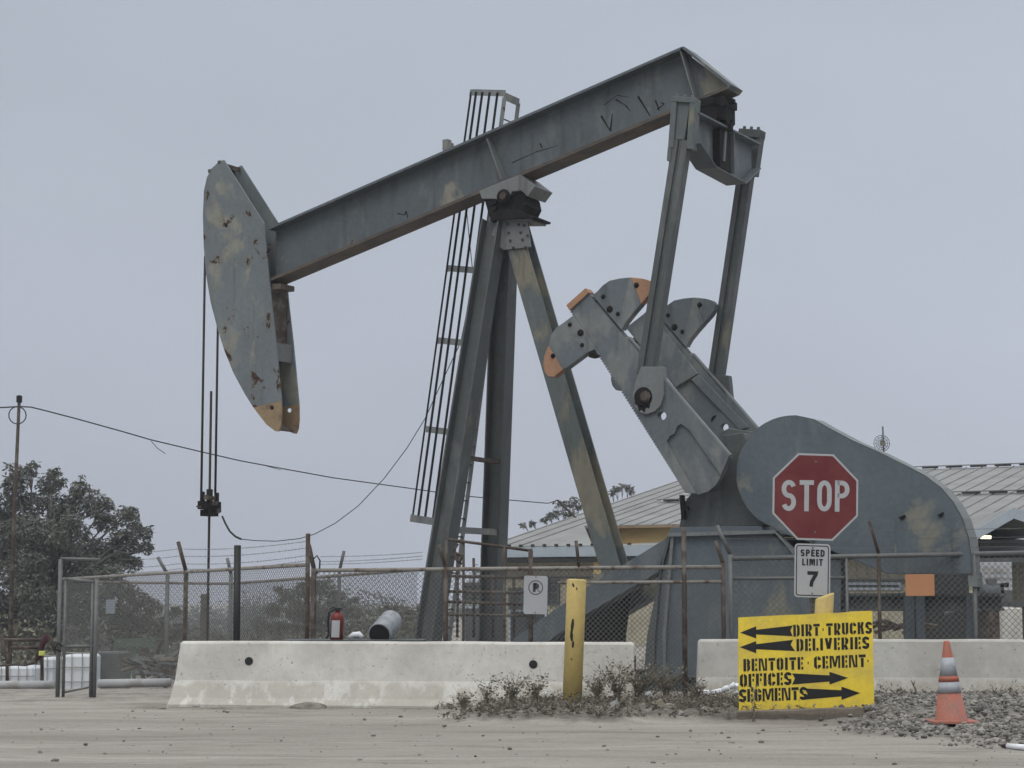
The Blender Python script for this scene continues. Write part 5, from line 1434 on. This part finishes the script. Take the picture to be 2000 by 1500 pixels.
q_ = MB(); q_.box(P(82, 1276, 39.7), (.055, 0, 0), (0, .05, 0), (0, 0, .045)); tag(q_.build("lime_box", M['lime'], bevel=.01), "small lime yellow box below the dark red cloth", "box")
GN = thing("green_trailer", gxy(265, 48), "faded green slatted trailer bed behind the scrap in the left yard", "trailer")
for k in range(3): MB().bar(P(226, 1250 + 6 * k, 48), P(304, 1248 + 6 * k, 48), (0, .03, 0), (0, 0, .03)).build("slat", M['greennet'], GN)
for x in (226, 262, 304): MB().bar(P(x, 1248, 48.05), P(x, 1330, 48.05), (.04, 0, 0), (0, .04, 0)).build("stake", M['greennet'], GN)
SCR = MB()
for k in range(46):
    a_ = P(random.uniform(262, 345), random.uniform(1283, 1326), random.uniform(40, 43)); d_ = Vector((random.uniform(-1, 1), random.uniform(-.6, .6), random.uniform(-.35, .35))).normalized()
    SCR.bar(a_ - d_ * random.uniform(.1, .4), a_ + d_ * random.uniform(.1, .45), d_.orthogonal().normalized() * random.uniform(.015, .05), d_.cross(d_.orthogonal()).normalized() * random.uniform(.01, .03), random.choice((0, 0, 1, 2)))
stuff(SCR.build("scrap_heap", [M['galv'], M['rust'], M['wood']]), "heap of grey scrap metal and boards left of the long barrier", "scrap")
# ================================================================== trees
def leaves(mb, c, r_, n, sz, droop=.3, flat_=.8):
    for _ in range(n):
        while True:
            q = Vector((random.uniform(-1, 1), random.uniform(-1, 1), random.uniform(-1, 1)))
            if q.length < 1: break
        q = q * (q.length ** -.25 if q.length > .05 else 1)
        p = c + Vector((q.x * r_, q.y * r_, q.z * r_ * flat_))
        d = Vector((random.uniform(-1, 1), random.uniform(-1, 1), random.uniform(-.7, .5) - droop)).normalized()
        s_ = d.cross(Vector((random.uniform(-1, 1), random.uniform(-1, 1), random.uniform(-1, 1)))).normalized()
        l_ = sz * random.uniform(.6, 1.6); w_ = l_ * random.uniform(.28, .5)
        mb.add([p, p + d * l_ * .5 + s_ * w_ * .5, p + d * l_, p + d * l_ * .5 - s_ * w_ * .5], [(0, 1, 2, 3)])
def tree(lbl, nm, base_px, Y, clumps, leafm, sz, dens, trunk_r, spread=1.0, grp=None, zb=None, sub=5):
    b = gxy(base_px, Y)
    if zb is not None: b.z = zb
    T = thing(nm, b, lbl, "tree", grp)
    tr = MB(); lf = MB(); s_ = FPX / Y
    top = None; cs = []
    for (x, y, r_) in clumps:
        c = P(x, y, Y + random.uniform(-1, 1) * spread * 2.0); cs.append((c, r_ / s_))
    zc = sum(c.z for c, _ in cs) / len(cs); xc = sum(c.x for c, _ in cs) / len(cs)
    fork = Vector((b.x + (xc - b.x) * .3, b.y, b.z + max(.8, (zc - b.z) * .45)))
    tr.path([b - ZZ * .2, b.lerp(fork, .5) + Vector((.08, .05, 0)), fork], [trunk_r * 1.25, trunk_r, trunk_r * .85], 9)
    for c, r_ in cs:
        m1 = fork.lerp(c, .5) + Vector((random.uniform(-.2, .2), random.uniform(-.2, .2), random.uniform(.0, .4))) * min(1, r_ * 2)
        tr.path([fork, m1, c], [trunk_r * .5, trunk_r * .28, trunk_r * .1], 6)
        for k in range(sub):
            d = Vector((random.gauss(0, 1), random.gauss(0, 1), random.gauss(.25, .8))).normalized()
            cc_ = c + d * r_ * random.uniform(.35, .95)
            tr.path([m1.lerp(c, .7), cc_], [trunk_r * .12, trunk_r * .03], 4)
            rr = r_ * random.uniform(.25, .48)
            leaves(lf, cc_, rr, max(8, int(dens * rr * rr)), sz)
        leaves(lf, c, r_ * .75, max(8, int(dens * r_ * r_ * .7)), sz)
    tr.build("trunk", M['bark'], T); lf.build("crown", M[leafm], T)
    return T
random.seed(5)
big = [(30, 945, 34), (62, 918, 20), (96, 945, 34), (8, 985, 40), (60, 985, 45), (120, 985, 40), (155, 952, 26), (105, 925, 16), (170, 990, 36), (205, 985, 24), (212, 1020, 34), (250, 1000, 24), (262, 1035, 28), (288, 1040, 16), (240, 1065, 36), (285, 1068, 20), (140, 1040, 48), (70, 1045, 50), (10, 1050, 50), (190, 1075, 46), (255, 1100, 28), (215, 1120, 34), (120, 1105, 54), (40, 1115, 56), (-30, 1090, 55), (160, 1140, 46), (80, 1170, 54), (0, 1185, 58), (140, 1195, 42), (-60, 1000, 50), (-80, 1150, 60), (60, 1225, 40), (110, 1240, 34), (10, 1240, 40), (100, 1075, 60), (180, 1110, 50), (60, 1150, 60), (20, 1030, 50), (120, 1010, 40), (230, 1080, 34)]
tree("large grey-green tree with airy leaf clumps at the left edge", "broadleaf_tree", 60, 70, big, 'leaf', .135, 1500, .20, 1.0, "trees beyond the yard")
tree("dark bushy tree behind the gate, lower right of the large left tree", "broadleaf_tree", 215, 74, [(200, 1160, 34), (240, 1150, 32), (180, 1200, 36), (230, 1195, 36), (270, 1170, 28), (300, 1185, 26), (270, 1215, 34), (310, 1225, 30), (215, 1235, 34), (340, 1195, 16), (345, 1230, 24), (160, 1240, 30)], 'leaf2', .135, 1500, .15, .8, "trees beyond the yard")
tree("rounded shrubby tree behind the tall dark end post and fire extinguisher", "broadleaf_tree", 615, 92, [(560, 1160, 20), (590, 1150, 22), (625, 1148, 26), (655, 1165, 22), (535, 1190, 22), (580, 1195, 30), (630, 1195, 32), (675, 1190, 24), (700, 1200, 14), (515, 1225, 24), (560, 1232, 28), (610, 1235, 30), (660, 1230, 28), (700, 1228, 20), (545, 1150, 10), (690, 1172, 10), (600, 1135, 10)], 'leaf2', .14, 1500, .14, .8, "trees beyond the yard")
tree("small olive bush behind the tilted drum", "bush", 775, 84, [(745, 1195, 14), (765, 1190, 15), (790, 1200, 16), (725, 1215, 14), (760, 1220, 22), (800, 1222, 20), (815, 1235, 14), (725, 1238, 14)], 'leaf2', .13, 1800, .10, .5, "trees beyond the yard")
tree("sparse twiggy tree top showing above the left end of the warehouse roof", "broadleaf_tree", 1105, 92, [(1100, 985, 15), (1122, 980, 12), (1090, 1000, 14), (1115, 1003, 16), (1065, 1015, 8), (1075, 1008, 9), (1132, 990, 9), (1040, 1021, 5), (1022, 1025, 4)], 'leaf', .17, 600, .10, .4, "trees beyond the yard")
tree("thin tree top peeking over the warehouse roof under the lowest counterweight", "broadleaf_tree", 1215, 100, [(1195, 962, 7), (1205, 955, 9), (1216, 949, 8), (1226, 953, 8), (1234, 958, 6)], 'leaf', .17, 700, .09, .3, "trees beyond the yard")
# low scrub closing the yard
sc_ = MB()
for k in range(150):
    Y_ = random.uniform(62, 110); px = random.uniform(-260, 860)
    h_ = random.uniform(.6, 1.25) * (1 if px > 340 else 1.8); b_ = gxy(px, Y_)
    leaves(sc_, b_ + ZZ * h_ * .45, h_ * .75, 220, .2, .1, .75)
stuff(sc_.build("scrub", M['leaf2']), "low grey-green scrub along the far side of the yard", "scrub")
# far wood fading in the haze
random.seed(8)
fw = MB()
for k in range(230):
    Y_ = random.uniform(300, 400); px = random.uniform(-700, 1000)
    hgt = random.uniform(3.5, 7) * (1.0 + .25 * math.sin(px * .013)) + 2.2
    b_ = gxy(px, Y_); fw.tube(b_, b_ + ZZ * hgt * .6, .15, 5)
    leaves(fw, b_ + ZZ * hgt * .55, hgt * .5, 130, .75, .1, 1.0)
stuff(fw.build("far_wood", M['leaf3']), "hazy line of distant trees beyond the yard", "wood")
# ================================================================== rubble and weeds
random.seed(21)
rb = MB()
def okr(x, y): return gravel_mask(x, y)
cnt = 0
while cnt < 6500:
    y = random.uniform(18.2, 26.0); x = random.uniform(2.9, 7.2)
    g_ = gravel_mask(x, y)
    if random.random() > g_ * (.35 + .65 * max(0, min(1, (x - 3.2) / 1.2))): continue
    if abs(x - cnp.x) < .28 and abs(y - cnp.y) < .30: continue
    rr = min(.05, .010 + random.expovariate(1 / .0115))
    rock(rb, Vector((x, y, gz(x, y) + .03 * g_ + rr * .25)), rr, (1, random.uniform(.6, 1.1), random.uniform(.4, .8))); cnt += 1
for k in range(650):   # loose stones over the road
    y = random.uniform(15, 25); x = random.uniform(-6, 6.5)
    rr = .004 + random.expovariate(1 / .007)
    rock(rb, Vector((x, y, gz(x, y) + rr * .2)), min(rr, .035), (1, .8, .6))
for k in range(900):
    y = random.uniform(22.0, 24.6); x = random.uniform(-.8, 3.4)
    if soil_mask(x, y) < .3: continue
    rr = .006 + random.expovariate(1 / .011); rock(rb, Vector((x, y, gz(x, y) + .03 + rr * .2)), min(rr, .06), (1, .8, .6))
for k in range(420):   # crumbs along the barrier foot
    t = random.random(); q = bl0.lerp(bl1, t) + nb * random.uniform(.30, .75); rr = .006 + random.expovariate(1 / .012); rock(rb, Vector((q.x, q.y, rr * .2)), min(rr, .05), (1, .8, .5))
stuff(rb.build("rubble", M['rock']), "loose broken concrete and gravel round the cone and along the road edge", "rubble")
def plant(c, h, nstem, lean, mb, leafn=6, curl=.25):
    for s_ in range(nstem):
        an = random.uniform(0, 6.28); l_ = h * random.uniform(.45, 1.0); d = Vector((math.cos(an), math.sin(an), 0)) * lean * random.uniform(.2, 1)
        pts = [c + Vector((random.uniform(-.03, .03), random.uniform(-.03, .03), -.02))]
        for k in range(1, 5):
            t = k / 4; pts.append(c + d * l_ * t ** 1.4 + ZZ * l_ * (t - curl * t * t * lean) + Vector((random.uniform(-1, 1), random.uniform(-1, 1), random.uniform(-1, 1))) * .02 * t)
        mb.path(pts, [.0035, .003, .0026, .002, .0014], 4, smooth=False, caps=False)
        for k in range(leafn):
            t = random.uniform(.15, 1); i = min(3, int(t * 4)); p = pts[i].lerp(pts[i + 1], t * 4 - i)
            dd = Vector((random.uniform(-1, 1), random.uniform(-1, 1), random.uniform(-.3, .8))).normalized(); ll = random.uniform(.015, .05)
            sv = dd.cross(Vector((random.random(), random.random(), random.random()))).normalized() * ll * random.uniform(.12, .4)
            mb.add([p, p + dd * ll * .5 + sv, p + dd * ll, p + dd * ll * .5 - sv], [(0, 1, 2, 3)])
            if random.random() < .35:
                e_ = p + dd * random.uniform(.05, .14); mb.path([p, e_], [.0018, .001], 3, smooth=False, caps=False)
                mb.add([e_, e_ + dd * ll * .4 + sv * .8, e_ + dd * ll * .8, e_ + dd * ll * .4 - sv * .8], [(0, 1, 2, 3)])
wl = [(1000, 1372, 23.9, .46, 10, "thin dry weed under the right-hand barrier hole, left of the yellow bollard"), (1045, 1375, 23.8, .40, 9, "small tangled weed right beside the foot of the yellow bollard on its left"),
      (950, 1378, 23.9, .42, 5, "single tall dry stalk left of the other weeds by the long barrier"), (1165, 1382, 23.8, .42, 12, "dark red-brown weed just right of the front yellow bollard"),
      (1205, 1380, 24.0, .62, 16, "tall bushy dry weed before the right end of the long barrier"), (1250, 1378, 24.3, .55, 14, "dry weed in the gap between the two barriers"),
      (1300, 1372, 25.0, .52, 14, "grey brushy weed filling the gap in front of the pump's pedestal"), (1360, 1385, 24.2, .30, 8, "low dry weed left of the yellow direction board"), (905, 1392, 23.6, .22, 9, "leftmost low grey weed at the edge of the dirt strip"),
      (1470, 1408, 21.8, .42, 3, "thin stalk in front of the direction board's lower left corner")]
for px, py, Y_, h_, ns, lbl in wl:
    c_ = gxy(px, Y_); c_.z += .03; mb = MB(); plant(c_, h_, ns * 3, .7 if ns > 3 else .15, mb, 9 if ns > 3 else 5)
    tag(mb.build("dry_weed", M['weed'], origin=c_), lbl, "weed", "dry weeds on the dirt strip")
lt = MB(); k = 0
while k < 950:
    y = random.uniform(21.9, 25.2); x = random.uniform(-.9, 3.6); sm_ = soil_mask(x, y)
    if random.random() > sm_ ** 1.5: continue
    k += 1; plant(Vector((x, y, gz(x, y) + .03)), random.uniform(.02, .10), 2, 1.0, lt, 5)
k = 0
while k < 160:
    y = random.uniform(24.2, 25.0); x = random.uniform(2.6, 6.3); k += 1; plant(Vector((x, y, gz(x, y) + .02)), random.uniform(.03, .12), 2, 1.0, lt, 4)
stuff(lt.build("weed_litter", M['weed2']), "low dead weeds and leaf litter covering the dirt strip", "ground cover")
for px, py, Y_, mt, nm, lbl in ((1201, 1404, 22.6, 'white', "paper_scrap", "pale paper scrap lying among weeds before the front bollard's right side"), (1265, 1370, 24.7, 'tarp', "plastic_scrap", "whitish plastic scrap in the gap between the barriers"), (1286, 1400, 22.8, 'cream', "cream_scrap", "cream scrap in the weeds below the barrier gap")):
    q = gxy(px, Y_); q.z += .06; mb = MB(); e1 = Vector((random.uniform(.04, .07), .01, .02)); e2 = Vector((-.01, .03, .05))
    mb.add([q - e1 - e2, q + e1 - e2 * .8, q + e1 * .6 + e2, q - e1 * 1.1 + e2 * .9], [(0, 1, 2, 3)]); mb.prism([q - e1 - e2, q + e1 - e2 * .8, q + e1 * .6 + e2, q - e1 * 1.1 + e2 * .9], Vector((0, .004, .002)))
    tag(mb.build(nm, M[mt]), lbl, "litter")
q_ = MB(); a_ = P(1968, 1461, 18.2); b_ = P(2012, 1463, 18.0); a_.z = gz(a_.x, 18.2) + .03; b_.z = gz(b_.x, 18) + .03
lt0 = thing("litter_tube", a_, "white tube with a dark red tip lying on the road at the lower right corner", "litter")
q_.tube(a_, b_, .026, 10); q_.build("tube_body", M['tarp'], lt0)
MB().tube(a_ - (b_ - a_).normalized() * .07, a_, .012, 10, r1=.026).build("red_tip", M['rag'], lt0)
# ------------------------------------------------------------------ pale damp air
HAZE = 0.0009
if HAZE:
    hz = MB(); hz.abox(-420, 420, -60, 420, -3, 30)
    ho = hz.build("haze", [], None)
    m_ = bpy.data.materials.new("haze_air"); m_.use_nodes = True; t_ = m_.node_tree; t_.nodes.clear()
    oo_ = t_.nodes.new('ShaderNodeOutputMaterial'); pv = t_.nodes.new('ShaderNodeVolumePrincipled')
    pv.inputs['Color'].default_value = (.86, .90, .96, 1); pv.inputs['Density'].default_value = HAZE
    t_.links.new(pv.outputs[0], oo_.inputs['Volume']); ho.data.materials.append(m_)
    ho['kind'] = 'stuff'; ho['label'] = "thin pale overcast haze filling the yard"; ho['category'] = "haze"
